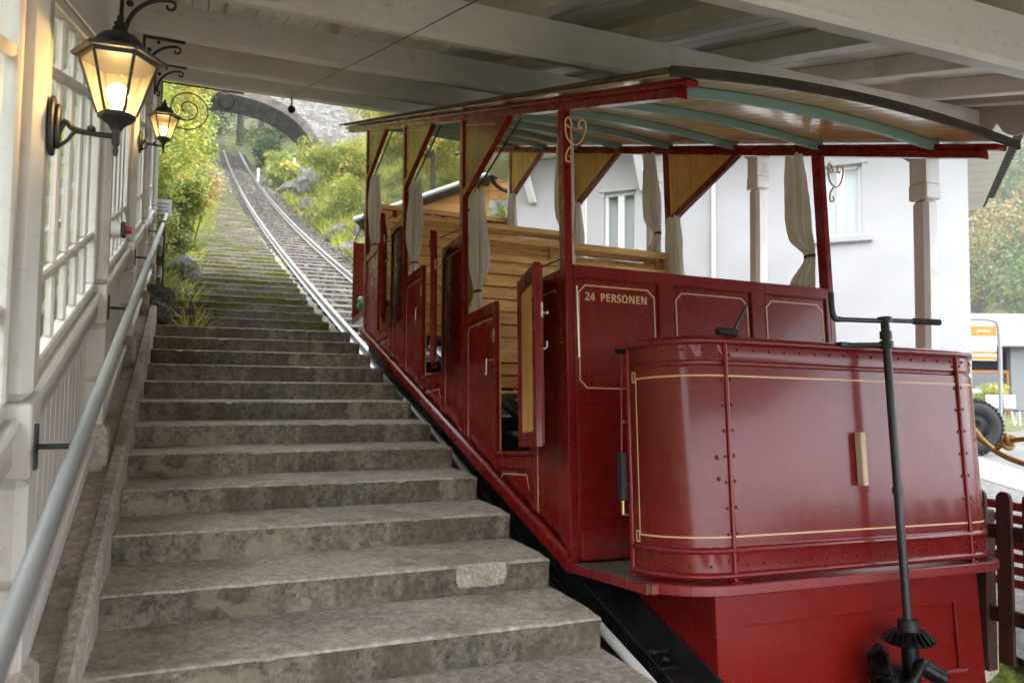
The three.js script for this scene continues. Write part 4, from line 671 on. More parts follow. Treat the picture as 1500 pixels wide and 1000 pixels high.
{
  const xs = [], us = []; for (let x = -60; x < 90;) { xs.push(x); x += x > -8 && x < 14 ? 0.3 : 2.2; } for (let u = -60; u < 170;) { us.push(u); u += u > -3 && u < 60 ? 0.42 : 3; }
  const P = [], I = [], U = []; for (const u of us) for (const x of xs) { P.push(x, gy(x, u), -u); U.push(x / 3, u / 3); }
  const n = xs.length; for (let j = 0; j + 1 < us.length; j++) for (let i = 0; i + 1 < n; i++) { const a = j * n + i, b = a + n; I.push(a, a + 1, b, a + 1, b + 1, b); }
  const g = new THREE.BufferGeometry(); g.setAttribute('position', new THREE.Float32BufferAttribute(P, 3)); g.setAttribute('uv', new THREE.Float32BufferAttribute(U, 2)); g.setIndex(I); g.computeVertexNormals();
  structure('ground', g, m.soil);
  structure('landing_floor', uvb(cbox(-0.7, 4.9, -0.1, 0.0, -1.05, 5.5, 0.004), 3), m.curb);
  // trackbed under the car, dark ballast slope
  structure('trackbed', uvb(slab(1.83, 4.3, -1.1, -0.82, 1.0, 14, 0.01), 2, 'z'), m.ballast);
  // side of the pit on the right
  structure('side_platform', uvb(slab(4.34, 4.9, -1.1, -0.35, 3.5, 12.5, 0.01), 2, 'z'), m.curb);
  const px = [], pu = []; for (let x = 5.0; x <= 70; x += 1.25) px.push(x); for (let u = -28; u <= 13; u += 1) pu.push(u);
  const PP = [], PI = [], PUv = []; for (const u of pu) for (const x of px) { PP.push(x, gy(x, u) + 0.05, -u); PUv.push(x / 3, u / 3); }
  for (let j = 0; j + 1 < pu.length; j++) for (let i = 0; i + 1 < px.length; i++) { const a = j * px.length + i, b = a + px.length; PI.push(a, a + 1, b, a + 1, b + 1, b); }
  const pg = new THREE.BufferGeometry(); pg.setAttribute('position', new THREE.Float32BufferAttribute(PP, 3)); pg.setAttribute('uv', new THREE.Float32BufferAttribute(PUv, 2)); pg.setIndex(PI); pg.computeVertexNormals(); structure('road', pg, m.asph);
}
{ // rails, sleepers, ballast
  const TR = thing('railway_track', 'steel funicular track climbing the hill between bushes and rocks', 'track');
  for (const x of [2.36, 3.55]) {
    const P = [], I = [], prof = [[-0.06, 0], [-0.06, 0.02], [-0.012, 0.035], [-0.012, 0.1], [-0.034, 0.115], [-0.034, 0.14], [0.034, 0.14], [0.034, 0.115], [0.012, 0.1], [0.012, 0.035], [0.06, 0.02], [0.06, 0]], k = prof.length, us = []; for (let u = 1.5; u <= 66; u += 0.75) us.push(u);
    for (const u of us) for (const [a, b] of prof) P.push(x + a, railY(u) - 0.14 + b, -u);
    for (let j = 0; j + 1 < us.length; j++) for (let i = 0; i < k; i++) { const a = j * k + i, b = j * k + (i + 1) % k, c = a + k, d = b + k; I.push(a, b, c, b, d, c); }
    const g = new THREE.BufferGeometry(); g.setAttribute('position', new THREE.Float32BufferAttribute(P, 3)); g.setIndex(I); M('rail', ni(toCreasedNormals(g.toNonIndexed(), 0.4)), m.steel, TR);
  }
  const gs = [0, 1, 2].map(i => uvb(cbox(-1.05, 1.05, -0.12, 0, -0.1, 0.1, 0.012), 1.3, 'x'));
  for (let u = 2, k = 0; u < 66; u += 0.62, k++) { const o = M('sleeper', gs[k % 3], m.sleeper, TR); o.position.set(2.95 + rr(-0.02, 0.02), railY(u) - 0.145, -u); o.rotation.set(Math.atan(0.28), rr(-0.01, 0.01), 0); }
  // loose stones between the sleepers
  const sg = new THREE.IcosahedronGeometry(1, 0), n = 11000, im = new THREE.InstancedMesh(sg, m.ballast, n), M4 = new THREE.Matrix4(), q = new THREE.Quaternion(), c = new THREE.Color();
  for (let i = 0; i < n; i++) { const u = 9 + 50 * Math.pow(rnd(), 1.7), x = 2.95 + rr(-1.35, 1.4), s = rr(0.025, 0.06); q.setFromEuler(new THREE.Euler(rr(0, 6), rr(0, 6), rr(0, 6))); M4.compose(V3(x, railY(u) - 0.22 + rr(-0.04, 0.035), -u), q, V3(s * rr(0.8, 1.4), s, s * rr(0.8, 1.4))); im.setMatrixAt(i, M4); const b = rr(0.7, 1.35); im.setColorAt(i, c.setRGB(b, b * 0.98, b * 0.95)); }
  im.name = 'ballast'; tag(im, 'pale loose ballast stones between the rails', 'ballast', null, 'stuff'); scene.add(im);
}
{
  const st = thing('mossy_steps', 'narrow mossy stone steps climbing the hill left of the track', 'stairs');
  for (let j = 12, k = 0; j < 78; j++, k++) { const u = U0 + STEP * 12 + 0.52 * k, y0 = railY(u) + 0.55; M('step', stepGeo(u, mix(-0.25, 0.55, sstep(12, 30, u)) + rr(-0.05, 0.1), 1.64 + rr(-0.03, 0.03), { sd: j + 40, tread: 0.52, rise: (railY(u + 0.52) - railY(u)), seg: k < 14 ? 40 : 14, chip: 0.8, y0 }), m.mossTread, st); }
  const ks = thing('track_kerb', 'pale stone kerb between the mossy steps and the left rail', 'kerb'); for (let k = 0; k < 22; k++) { const u = 10 + k * 1.4; M('kerb_stone', uvb(slab(1.72 + rr(-0.02, 0.02), 1.86 + rr(-0.02, 0.03), -0.6, -0.22 + rr(-0.04, 0.04), u + 0.01, u + 1.39, 0.03), 2, 'z'), m.mossTread, ks); }
}
// ------------------------------------------------------------------ foliage
function clumpGeo(n, leaf, sd, droop = 0) { // a tuft of single leaves, each a folded pair of faces
  const P = []; seed = sd * 977 + 3; const v = V3(), q = new THREE.Quaternion(), e = new THREE.Euler();
  for (let i = 0; i < n; i++) {
    v.set(rr(-1, 1), rr(-1, 1), rr(-1, 1)).normalize().multiplyScalar(Math.pow(rnd(), 0.45)); e.set(rr(-1, 1) - droop, rr(0, 6.3), rr(-1.2, 1.2)); q.setFromEuler(e); const s = leaf * rr(0.6, 1.3), w = s * 0.42;
    const pts = [V3(0, 0, 0), V3(-w, 0.12 * s, s * 0.5), V3(0, 0, s * 1.05), V3(w, 0.12 * s, s * 0.5)].map(p => p.applyQuaternion(q).add(v));
    for (const k of [0, 2, 1, 0, 3, 2]) P.push(pts[k].x, pts[k].y, pts[k].z);
  }
  const g = new THREE.BufferGeometry(); g.setAttribute('position', new THREE.Float32BufferAttribute(P, 3)); g.computeVertexNormals(); return g;
}
function bladeGeo(n, sd) { // arching blades (grass, fern fronds)
  const P = []; seed = sd * 331 + 1;
  for (let i = 0; i < n; i++) { const a = rr(0, 6.3), L = rr(0.6, 1.2), w = rr(0.02, 0.045), b = rr(0.25, 0.8), c = Math.cos(a), s = Math.sin(a), f = (t, k) => { const r = b * L * t * t * 0.9 + 0.1 * t, y = L * (t - 0.55 * b * t * t); return [c * r - s * w * k * (1 - t * 0.8), y, s * r + c * w * k * (1 - t * 0.8)]; };
    for (let j = 0; j < 3; j++) { const t0 = j / 3, t1 = (j + 1) / 3, A = f(t0, -1), B = f(t0, 1), Cc = f(t1, 1), D = f(t1, -1); P.push(...A, ...B, ...Cc, ...A, ...Cc, ...D); } }
  const g = new THREE.BufferGeometry(); g.setAttribute('position', new THREE.Float32BufferAttribute(P, 3)); g.computeVertexNormals(); return g;
}
const CL = [clumpGeo(26, 0.34, 1), clumpGeo(26, 0.3, 2), clumpGeo(22, 0.42, 3, 0.5)], BL = bladeGeo(16, 5);
seed = 4242;
const PAL = { yel: [[0.5, 0.46, 0.05], [0.42, 0.42, 0.05], [0.3, 0.34, 0.045], [0.58, 0.5, 0.08]], yg: [[0.4, 0.42, 0.06], [0.3, 0.36, 0.05], [0.54, 0.48, 0.09], [0.2, 0.28, 0.04]], green: [[0.09, 0.16, 0.03], [0.13, 0.2, 0.035], [0.07, 0.12, 0.025], [0.2, 0.26, 0.05]], mixd: [[0.24, 0.33, 0.05], [0.38, 0.42, 0.08], [0.16, 0.23, 0.04], [0.5, 0.4, 0.06], [0.46, 0.34, 0.08]], dark: [[0.05, 0.09, 0.025], [0.07, 0.12, 0.03], [0.1, 0.14, 0.04], [0.14, 0.14, 0.05]], autumn: [[0.3, 0.24, 0.06], [0.16, 0.2, 0.05], [0.4, 0.26, 0.06], [0.12, 0.17, 0.04]] };
function scatter(name, geo, list, parent) { // list of [x,y,z,scale,[r,g,b]]
  const im = new THREE.InstancedMesh(geo, m.leaf, list.length), M4 = new THREE.Matrix4(), q = new THREE.Quaternion(), c = new THREE.Color();
  list.forEach(([x, y, z, s, col, tilt = 1], i) => { q.setFromEuler(new THREE.Euler(rr(-0.5, 0.5) * tilt, rr(0, 6.3), rr(-0.5, 0.5) * tilt)); M4.compose(V3(x, y, z), q, V3(s, s * rr(0.8, 1.1), s)); im.setMatrixAt(i, M4); const b = rr(0.7, 1.3); im.setColorAt(i, c.setRGB(col[0] * b, col[1] * b, col[2] * b)); });
  im.name = name; im.castShadow = im.receiveShadow = true; im.userData.kind = 'stuff'; parent.add(im); return im;
}
const pick = a => a[Math.floor(rnd() * a.length)];
function blobList(cx, cy, cz, rx, ry, rz, n, s0, s1, pal, blobs = 9) {
  const B = []; for (let i = 0; i < blobs; i++) { const a = rr(0, 6.28), t = Math.sqrt(rnd()) * 0.62, h = rr(-0.55, 0.6); B.push([cx + Math.cos(a) * rx * t, cy + h * ry, cz + Math.sin(a) * rz * t, rr(0.34, 0.55) * (1 - 0.3 * Math.abs(h)), pick(pal)]); }
  const L = []; for (let i = 0; i < n; i++) { const b = B[i % blobs], d = V3(rr(-1, 1), rr(-1, 1), rr(-1, 1)).normalize().multiplyScalar(Math.pow(rnd(), 0.3)); L.push([b[0] + d.x * rx * b[3], b[1] + d.y * ry * b[3], b[2] + d.z * rz * b[3], rr(s0, s1), rnd() < 0.55 ? b[4] : pick(pal)]); }
  return L;
}
function tree(name, label, x, u, base, h, r, pal, n, s = 0.32, group, conif = false) {
  const P = thing(name, label, 'tree', [x, base, -u], group); const th = h * 0.5;
  const limbs = [rod(V3(0, -0.3, 0), V3(rr(-0.1, 0.1), h * 0.75, rr(-0.1, 0.1)), 0.03 * h * 0.7, 8, 0.008 * h)];
  for (let i = 0; i < 6; i++) { const a = rr(0, 6.28), y = h * rr(0.3, 0.6); limbs.push(rod(V3(0, y, 0), V3(Math.cos(a) * r * 0.6, y + h * rr(0.12, 0.25), Math.sin(a) * r * 0.6), 0.01 * h, 6, 0.004 * h)); }
  M('trunk', uvb(join(limbs), 1.2, 'y'), m.bark, P);
  let L; if (conif) { L = []; for (let i = 0; i < n; i++) { const t = Math.pow(rnd(), 0.8), y = h * (0.12 + 0.88 * (1 - t)) , rad = r * t * (0.6 + 0.4 * Math.abs(Math.sin(y * 5))), a = rr(0, 6.28), k = Math.sqrt(rnd()); L.push([Math.cos(a) * rad * k, y - rad * k * 0.25, Math.sin(a) * rad * k, s * rr(0.7, 1.2), pick(pal)]); } }
  else L = blobList(0, h * 0.64, 0, r, h * 0.42, r, n, s * 0.75, s * 1.25, pal, 12);
  scatter('crown', CL[Math.floor(rnd() * 3)], L, P); return P;
}
function shrub(name, label, x, u, w, h, pal, n, s, group, dy = 0) { const P = thing(name, label, 'shrub', [x, gy(x, u) + dy, -u], group); M('stems', join([0, 1, 2, 3].map(i => rod(V3(0, -0.2, 0), V3(Math.cos(i * 1.7) * w * 0.4, h * 0.75, Math.sin(i * 1.7) * w * 0.4), 0.02, 6, 0.008))), m.bark, P); scatter('leaves', CL[Math.floor(rnd() * 3)], blobList(0, h * 0.5, 0, w, h * 0.6, w, n, s * 0.7, s * 1.3, pal, 7), P); return P; }
// left bank: low cover, then shrubs
{
  const L = [], G = [];
  for (let i = 0; i < 5200; i++) { const u = 9.9 + 34 * Math.pow(rnd(), 1.5), x = mix(0.05, 0.85, sstep(11, 30, u)) - 3.5 * Math.pow(rnd(), 1.5); L.push([x, gy(x, u) + rr(0, 0.16), -u, rr(0.07, 0.16), pick(PAL.mixd)]); }
  for (let i = 0; i < 3400; i++) { const u = 9.7 + 26 * Math.pow(rnd(), 1.5), x = mix(0.1, 0.85, sstep(11, 30, u)) - 2.6 * Math.pow(rnd(), 1.3); if (x < 0 && u < 11.4) continue; G.push([x, gy(x, u) - 0.03, -u, rr(0.25, 0.6), pick(PAL.yg), 0.6]); }
  const a = scatter('ground_cover', CL[1], L, scene); tag(a, 'low leafy cover over the left bank beside the mossy steps', 'undergrowth'); const b = scatter('bank_grass', BL, G, scene); tag(b, 'yellow green grasses and fern tufts hanging over the left bank', 'grass');
  const R2 = [], R3 = [];
  for (let i = 0; i < 4200; i++) { const u = 14 + 40 * Math.pow(rnd(), 1.2), x = 4.75 + 7 * Math.pow(rnd(), 1.3); R2.push([x, gy(x, u) + rr(0, 0.2), -u, rr(0.1, 0.24), pick(rnd() < 0.5 ? PAL.yg : PAL.mixd)]); }
  for (let i = 0; i < 1600; i++) { const u = 13 + 40 * Math.pow(rnd(), 1.2), x = 4.5 + 5 * Math.pow(rnd(), 1.2); R3.push([x, gy(x, u) - 0.03, -u, rr(0.3, 0.7), pick(PAL.yg), 0.6]); }
  tag(scatter('bank_cover', CL[0], R2, scene), 'mixed autumn undergrowth over the rocky bank right of the track', 'undergrowth'); tag(scatter('bank_tufts', BL, R3, scene), 'pale grass tufts on the bank right of the track', 'grass');
}
[['bright yellow green bush overhanging the left end of the mossy steps', -0.45, 11.9, 0.6, 1.2, PAL.yg, 260, 0.13], ['leafy bush with orange tinged leaves halfway up the left bank', -0.35, 13.6, 0.7, 1.6, PAL.mixd, 420, 0.14], ['tall pale green bush behind the second lantern', -0.6, 15.6, 1.0, 3.0, PAL.yg, 700, 0.17], ['round green bush on the left bank above the orange one', 0.0, 17.5, 0.9, 2.0, PAL.mixd, 480, 0.17], ['tall green bush filling the iron scroll at the end of the roof', -0.6, 20.5, 1.1, 4.2, PAL.yg, 900, 0.2], ['dense green bush on the left bank beside the upper track', -0.2, 25, 1.0, 3.6, PAL.yg, 700, 0.21], ['farthest bush on the left bank below the arch', -0.5, 32, 1.3, 4.6, PAL.mixd, 800, 0.26], ['bush with golden leaves just above the plank rails', -0.5, 12.9, 0.6, 1.9, PAL.yg, 320, 0.13]].forEach(a => shrub('bank_bush', ...a, 'bushes on the left bank').userData.label = a[0]);
[['grassy yellow bush at the edge of the right bank', 5.3, 17.5, 0.9, 1.3, PAL.yg, 240, 0.16], ['autumn bush with orange leaves on the rocks right of the track', 5.6, 20, 1.0, 1.5, PAL.autumn, 300, 0.18], ['light green bush high on the right bank near the arch', 5.6, 31, 1.6, 2.3, PAL.yg, 380, 0.26], ['spreading yellow green bush under the arch springing', 6.6, 37, 2.2, 2.6, PAL.yg, 420, 0.3], ['dark green round bush seen under the arch', 4.6, 60, 2.0, 3.0, PAL.green, 300, 0.36], ['pale bush below the arch beside the rail', 4.9, 47, 1.2, 2.0, PAL.yg, 260, 0.28]].forEach(a => shrub('right_bank_bush', ...a, 'bushes on the right bank').userData.label = a[0]);
// trees
[['broad yellow green tree behind the far end of the car', 8.0, 26.5, 5.2, 2.7, PAL.yel, 2600, 0.24], ['yellow leaved tree behind the car, right of the broad one', 9.6, 31, 7, 4.0, PAL.yel, 2200, 0.34], ['golden green tree beside the arch, above the car roof end', 9.8, 37, 6.5, 3.4, PAL.yel, 2000, 0.34]].forEach(([l, x, u, h, r, p, n, s]) => tree('broadleaf_tree', l, x, u, gy(x, u) - 0.2, h, r, p, n, s, 'broadleaf trees behind the car'));
let ht = 0; const HT = ['dark tree left of the track top, behind the arch', 'dark tree straight above the track beyond the arch', 'green tree in the gap under the arch, right of the rails', 'dark tree behind the right arch springing', 'green tree at the far left beyond the bank bushes', 'tallest dark tree far behind the arch', 'autumn coloured tree right of the bridge', 'green tree on the left bank short of the bridge', 'autumn tree on the slope far behind the car', 'small mixed tree on the left bank below the bridge', 'autumn coloured tree behind the arch, right of the tallest dark one']; for (const [x, u, h, r, p] of [[-4, 62, 15, 3.4, PAL.dark], [0.5, 70, 16, 3.4, PAL.dark], [4.0, 74, 17, 3.6, PAL.green], [8.5, 68, 15, 3.6, PAL.dark], [-8, 58, 14, 3.4, PAL.green], [2.2, 84, 20, 4.2, PAL.dark], [12, 60, 15, 4.2, PAL.autumn], [-5.5, 44, 9, 3.0, PAL.green], [16, 52, 14, 4.5, PAL.autumn], [-3.6, 36, 7, 2.6, PAL.mixd], [6.2, 79, 15, 4, PAL.autumn]]) tree('hill_tree', HT[ht++], x, u, gy(x, u) - 0.3, h, r, p, 700, 0.6, 'trees of the wood beyond the arch', p === PAL.dark && rnd() < 0.6);
for (const [l, x, u, h, r] of [['dark green tree seen through the top panes of the nearest window', -4.6, 10.5, 6.5, 2.2], ['green tree seen through the far windows of the left wall', -5.5, 17, 7, 2.6]]) tree('side_tree', l, x, u, gy(x, u) - 0.2, h, r, PAL.green, 800, 0.3, 'trees outside the left windows');
// rocks on the banks
function rockGeo(sd) { const g = new THREE.IcosahedronGeometry(1, 3); deform(g, v => { const q = v.clone(); const n = n3(q.x * 1.6 + sd * 5, q.y * 1.6 + q.z * 1.1) * 0.42 + n3(q.z * 4 + sd, q.x * 4 - q.y * 3) * 0.16; v.multiplyScalar(1 + n); }); return uvb(g, 1.6); }
const RG = [1, 2, 3, 4].map(rockGeo);
const RL = ['low grey rock right of the track, just beyond the car', 'grey rock on the right bank, second above the car', 'rounded grey rock on the right bank under the orange bush', 'grey boulder set back behind the rounded rock', 'small grey rock at the track edge midway up the right bank', 'broad grey boulder midway up the right bank', 'grey rock at the track edge above the broad boulder', 'large pale boulder on the right bank near the light green bush', 'grey rock beside the rail above the large pale boulder', 'biggest boulder high on the right bank below the arch', 'uppermost grey rock beside the rail near the bridge pier', 'smallest rock at the foot of the right bank', 'grey rock set back on the slope behind the boulder', 'rear boulder on the slope in front of the yellow trees'];
const rocks = [[4.9, 16, 0.5], [5.1, 18.6, 0.65], [5.0, 21, 0.6], [5.4, 22.5, 0.8], [4.8, 24.5, 0.55], [5.5, 26, 0.95], [4.9, 28, 0.7], [5.3, 33, 1.1], [5.0, 36, 0.8], [5.6, 41, 1.3], [4.9, 44, 0.9], [4.7, 14.2, 0.35], [5.9, 24, 0.7], [6.4, 28, 1.0]];
rocks.forEach(([x, u, s], i) => { const o = M(numbered('bank_rock'), RG[i % 4], m.rock); o.position.set(x, gy(x, u) + s * 0.12, -u); o.scale.set(s * rr(0.55, 0.8), s * rr(0.4, 0.6), s * rr(0.55, 0.85)); o.rotation.set(rr(0, 6), rr(0, 6), rr(0, 6)); tag(o, RL[i], 'rock', 'rocks on the right bank'); });
[[-0.28, 9.62, 0.13, 'pale stone at the lower left corner of the mossy steps'], [-0.33, 10.1, 0.22, 'whitish rock between the wall end and the mossy steps'], [-0.42, 10.5, 0.24, 'white rock behind the wall end under the plank rails'], [-0.05, 12.6, 0.24, 'whitish stone at the left edge of the mossy steps'], [-0.3, 12.9, 0.2, 'grey stone half hidden by the left bushes']].forEach(([x, u, s, l], i) => { const o = M(numbered('pale_stone'), RG[(i + 1) % 4], std({ map: T.rock, color: lin(1.0, 1.02, 1.05), roughness: 0.95, bumpMap: T.rough, bumpScale: 0.02 })); o.position.set(x, ny(u) + 0.08, -u); o.scale.set(s, s * 0.8, s * 1.1); o.rotation.set(rr(0, 6), rr(0, 6), rr(0, 6)); tag(o, l, 'stone', 'pale stones beside the mossy steps'); });
{ // stone revetment outside the left windows
  const P = thing('rubble_wall', 'rough grey stone wall seen through the lower panes of the left windows', 'wall');
  for (let i = 0; i < 60; i++) { const u = 2.6 + (i % 20) * 0.42 + rr(-0.08, 0.08), k = Math.floor(i / 20), o = M('stone', RG[i % 4], m.rock, P); o.position.set(-1.75 - 0.2 * k + rr(-0.05, 0.05), ny(u) + 0.3 + k * 0.38, -u); o.scale.set(rr(0.2, 0.28), rr(0.17, 0.22), rr(0.22, 0.3)); o.rotation.set(rr(0, 6), rr(0, 6), 0); }
}
{ // plank rails and the small notice at the end of the wall
  const P = thing('plank_railing', 'two short weathered plank rails at the end of the left wall', 'railing', [-0.3, ny(10.2), -10.2]);
  M('post', uvb(cbox(-0.04, 0.04, -0.1, 1.05, 0.06, 0.14, 0.006), 1, 'y'), m.deck, P);
  for (const y of [0.5, 0.86]) { const g = cbox(-0.02, 0.02, -0.065, 0.065, -0.55, 0.62, 0.008); deform(g, v => { v.y += y - SL * v.z * 1.5; }); M('plank', uvb(g, 1, 'z'), std({ map: T.moss, color: lin(1.1, 1.1, 1.0), roughness: 0.95 }), P); }
  const S2 = thing('notice_sign', 'small white notice with three lines of print at the end of the wall', 'sign', [-0.36, 4.05, -11.65]);
  M('plate', cbox(-0.13, 0.13, -0.11, 0.11, -0.006, 0.006, 0.004), m.white, S2);
  const ink = std({ color: lin(0.12, 0.12, 0.13), roughness: 0.8 });
  for (const [y, w] of [[0.05, 0.2], [0.0, 0.16], [-0.05, 0.18]]) for (let k = 0; k < 7; k++) M('print_line', cbox(-w / 2 + w * k / 7, -w / 2 + w * k / 7 + w / 7 * rr(0.5, 0.85), y - 0.009, y + 0.009, 0.0061, 0.0068, 0.0002), ink, S2);
}
// ------------------------------------------------------------------ arched stone bridge over the track
{
  const u0 = 52, ys = 16.4, B = thing('stone_bridge', 'old stone arch bridge crossing over the track', 'bridge', [2.2, ys, -u0]);
  const a = 5.2, hgt = 3.5, ring = 0.55, N = 26, pt = (t, k) => [Math.cos(Math.PI * (1 - t)) * (a + k), Math.sin(Math.PI * t) ** 0.9 * (hgt + k)];
  for (let i = 0; i < N; i++) { const q = [pt(i / N, 0), pt((i + 1) / N, 0), pt((i + 1) / N, ring), pt(i / N, ring)]; const g = extr(q.map(([x, y]) => [x, y]), 3.6, [], 0.02); g.translate(0, 0, -3.55 + rr(-0.02, 0.04)); M('arch_stone', uvb(g, 3, 'z'), m.sleeper, B); }
  const sp = [[-9.5, -3], [-a - ring, -3]]; for (let i = 0; i <= 30; i++) sp.push(pt(i / 30, ring)); sp.push([a + ring, -3], [9.5, -3], [9.5, 4.6], [-9.5, 4.6]);
  const s = extr(sp, 3.5); s.translate(0, 0, -3.55); M('spandrel', uvb(s, 4, 'x'), m.stone, B);
  M('parapet', uvb(cbox(-9.6, 9.6, 4.6, 5.6, -0.42, -0.02, 0.04), 4, 'x'), m.stone, B); M('parapet', uvb(cbox(-9.6, 9.6, 4.6, 5.6, -3.6, -3.2, 0.04), 4, 'x'), m.stone, B);
  M('pier', uvb(cbox(a - 0.1, a + 1.1, -4, 0.1, -3.6, 0.15, 0.05), 4, 'y'), m.stone, B);
  for (let i = 0; i < 4; i++) { const x = 3.75 + i * 0.75, u = 49 + i * 0.4, o = M(numbered('white_post'), cbox(-0.06, 0.06, -0.5, 0.62, -0.06, 0.06, 0.01), m.white); o.position.set(x, gy(x, u) + 0.4, -u); tag(o, ['first white marker post beside the rail below the arch', 'second white marker post below the arch', 'third white marker post below the arch', 'white marker post nearest the bridge pier'][i], 'post', 'white posts below the arch'); }
}
// ------------------------------------------------------------------ white house
{
  const H = thing('white_house', 'white plastered house with small windows behind the car', 'house', [13.03, 0, -9.71]);
  const dir = Math.atan2(16.7 - 9.71, 7.04 - 13.03); // wall runs from the near right corner to the left and uphill
  H.rotation.y = dir - Math.PI; // local -x runs along the front wall, local +z faces the camera
  const L = 9.4, top = 6.87, dep = 9;
  const holes = [[-2.52, -1.76, 4.6, 6.0], [-7.0, -6.26, 4.6, 5.95]];
  const w = extr(rect(-L, 0, -1, top), 0.35, holes.map(([a, b, c, d]) => rect(a, b, c, d))); w.translate(0, 0, -0.35); M('front_wall', uvb(w, 2.5), m.plaster, H);
  M('side_wall', uvb(cbox(-0.35, 0, -1, top, -dep, -0.352, 0.004), 2.5), m.plaster, H); M('side_wall', uvb(cbox(-L, -L + 0.35, -1, top, -dep, -0.352, 0.004), 2.5), m.plaster, H); M('back_wall', uvb(cbox(-L + 0.352, -0.352, -1, top, -dep, -dep + 0.3, 0.004), 2.5), m.plaster, H);
  const curt = std({ map: T.fab, color: lin(0.62, 0.64, 0.66), roughness: 0.9 });
  holes.forEach(([a, b, c, d]) => {
    const wn = M('window', join(cbox(a, a + 0.07, c, d, -0.2, -0.12, 0.006), cbox(b - 0.07, b, c, d, -0.2, -0.12, 0.006), cbox(a + 0.071, b - 0.071, c, c + 0.07, -0.2, -0.12, 0.006), cbox(a + 0.071, b - 0.071, d - 0.07, d, -0.2, -0.12, 0.006), cbox((a + b) / 2 - 0.07, (a + b) / 2 + 0.07, c + 0.071, d - 0.071, -0.2, -0.11, 0.006)), m.white, H);
    for (const [p, q] of [[a + 0.07, (a + b) / 2 - 0.07], [(a + b) / 2 + 0.07, b - 0.07]]) { M('pane', cbox(p, q, c + 0.07, d - 0.07, -0.17, -0.165, 0.001), m.glass, wn); M('net_curtain', cbox(p - 0.05, q + 0.05, c, d, -0.33, -0.32, 0.002), curt, wn); }
    M('sill', cbox(a - 0.18, b + 0.18, c - 0.12, c - 0.002, -0.16, 0.1, 0.015), m.plaster, wn); M('lintel', cbox(a - 0.1, b + 0.1, d + 0.002, d + 0.1, 0.001, 0.03, 0.006), m.plaster, wn);
  });
  // soffit, tiled roof edge, struts
  M('soffit', uvb(cbox(-L - 0.8, 1.0, top + 0.02, top + 0.08, -dep - 0.8, 0.95, 0.01), 1.5, 'z'), m.paintW, H);
  for (let k = 0; k < 12; k++) M('soffit_board', cbox(0.05, 0.98, top, top + 0.0195, -0.75 * k - 0.72, -0.75 * k + 0.0, 0.006), m.paintW, H);
  const tg = new THREE.CylinderGeometry(0.11, 0.11, 0.35, 10, 1, false); tg.rotateZ(Math.PI / 2); const tm = std({ map: T.dark, color: lin(0.3, 0.26, 0.24), roughness: 0.85 });
  for (let k = 0; k < 34; k++) { const o = M('roof_tile', tg, tm, H); o.position.set(1.02, top + 0.14, 0.85 - k * 0.28); }
  for (let k = 0; k < 36; k++) { const o = M('roof_tile', tg, tm, H); o.rotation.y = Math.PI / 2; o.position.set(0.85 - k * 0.3, top + 0.14, 0.95); }
  M('roof', uvb(polys([[V3(1.1, top + 0.1, 1), V3(-L - 0.9, top + 0.1, 1), V3(-L + 3.4, top + 3.4, -dep / 2), V3(-3.2, top + 3.4, -dep / 2)], [V3(1.1, top + 0.1, 1), V3(-3.2, top + 3.4, -dep / 2), V3(1.1, top + 0.1, -dep - 0.9)], [V3(-L - 0.9, top + 0.1, 1), V3(-L + 3.4, top + 3.4, -dep / 2), V3(-L - 0.9, top + 0.1, -dep - 0.9)], [V3(1.1, top + 0.1, -dep - 0.9), V3(-L - 0.9, top + 0.1, -dep - 0.9), V3(-L + 3.4, top + 3.4, -dep / 2), V3(-3.2, top + 3.4, -dep / 2)]], V3(-L / 2, top, -dep / 2)), 2), tm, H);
  for (const x of [-6.05, -8.7]) M('strut', deform(cbox(x - 0.08, x + 0.08, top - 1.0, top - 0.002, 0.0, 0.14, 0.01), v => { v.z += (v.y - top + 1.0) * 0.75; }), m.white, H);
  M('downpipe', rod(V3(-4.57, -0.8, 0.07), V3(-4.57, top, 0.07), 0.045), m.white, H);
  M('plinth_band', uvb(cbox(-6.2, -4.7, 3.3, 3.5, 0.001, 0.04, 0.006), 2), m.plaster, H);
}
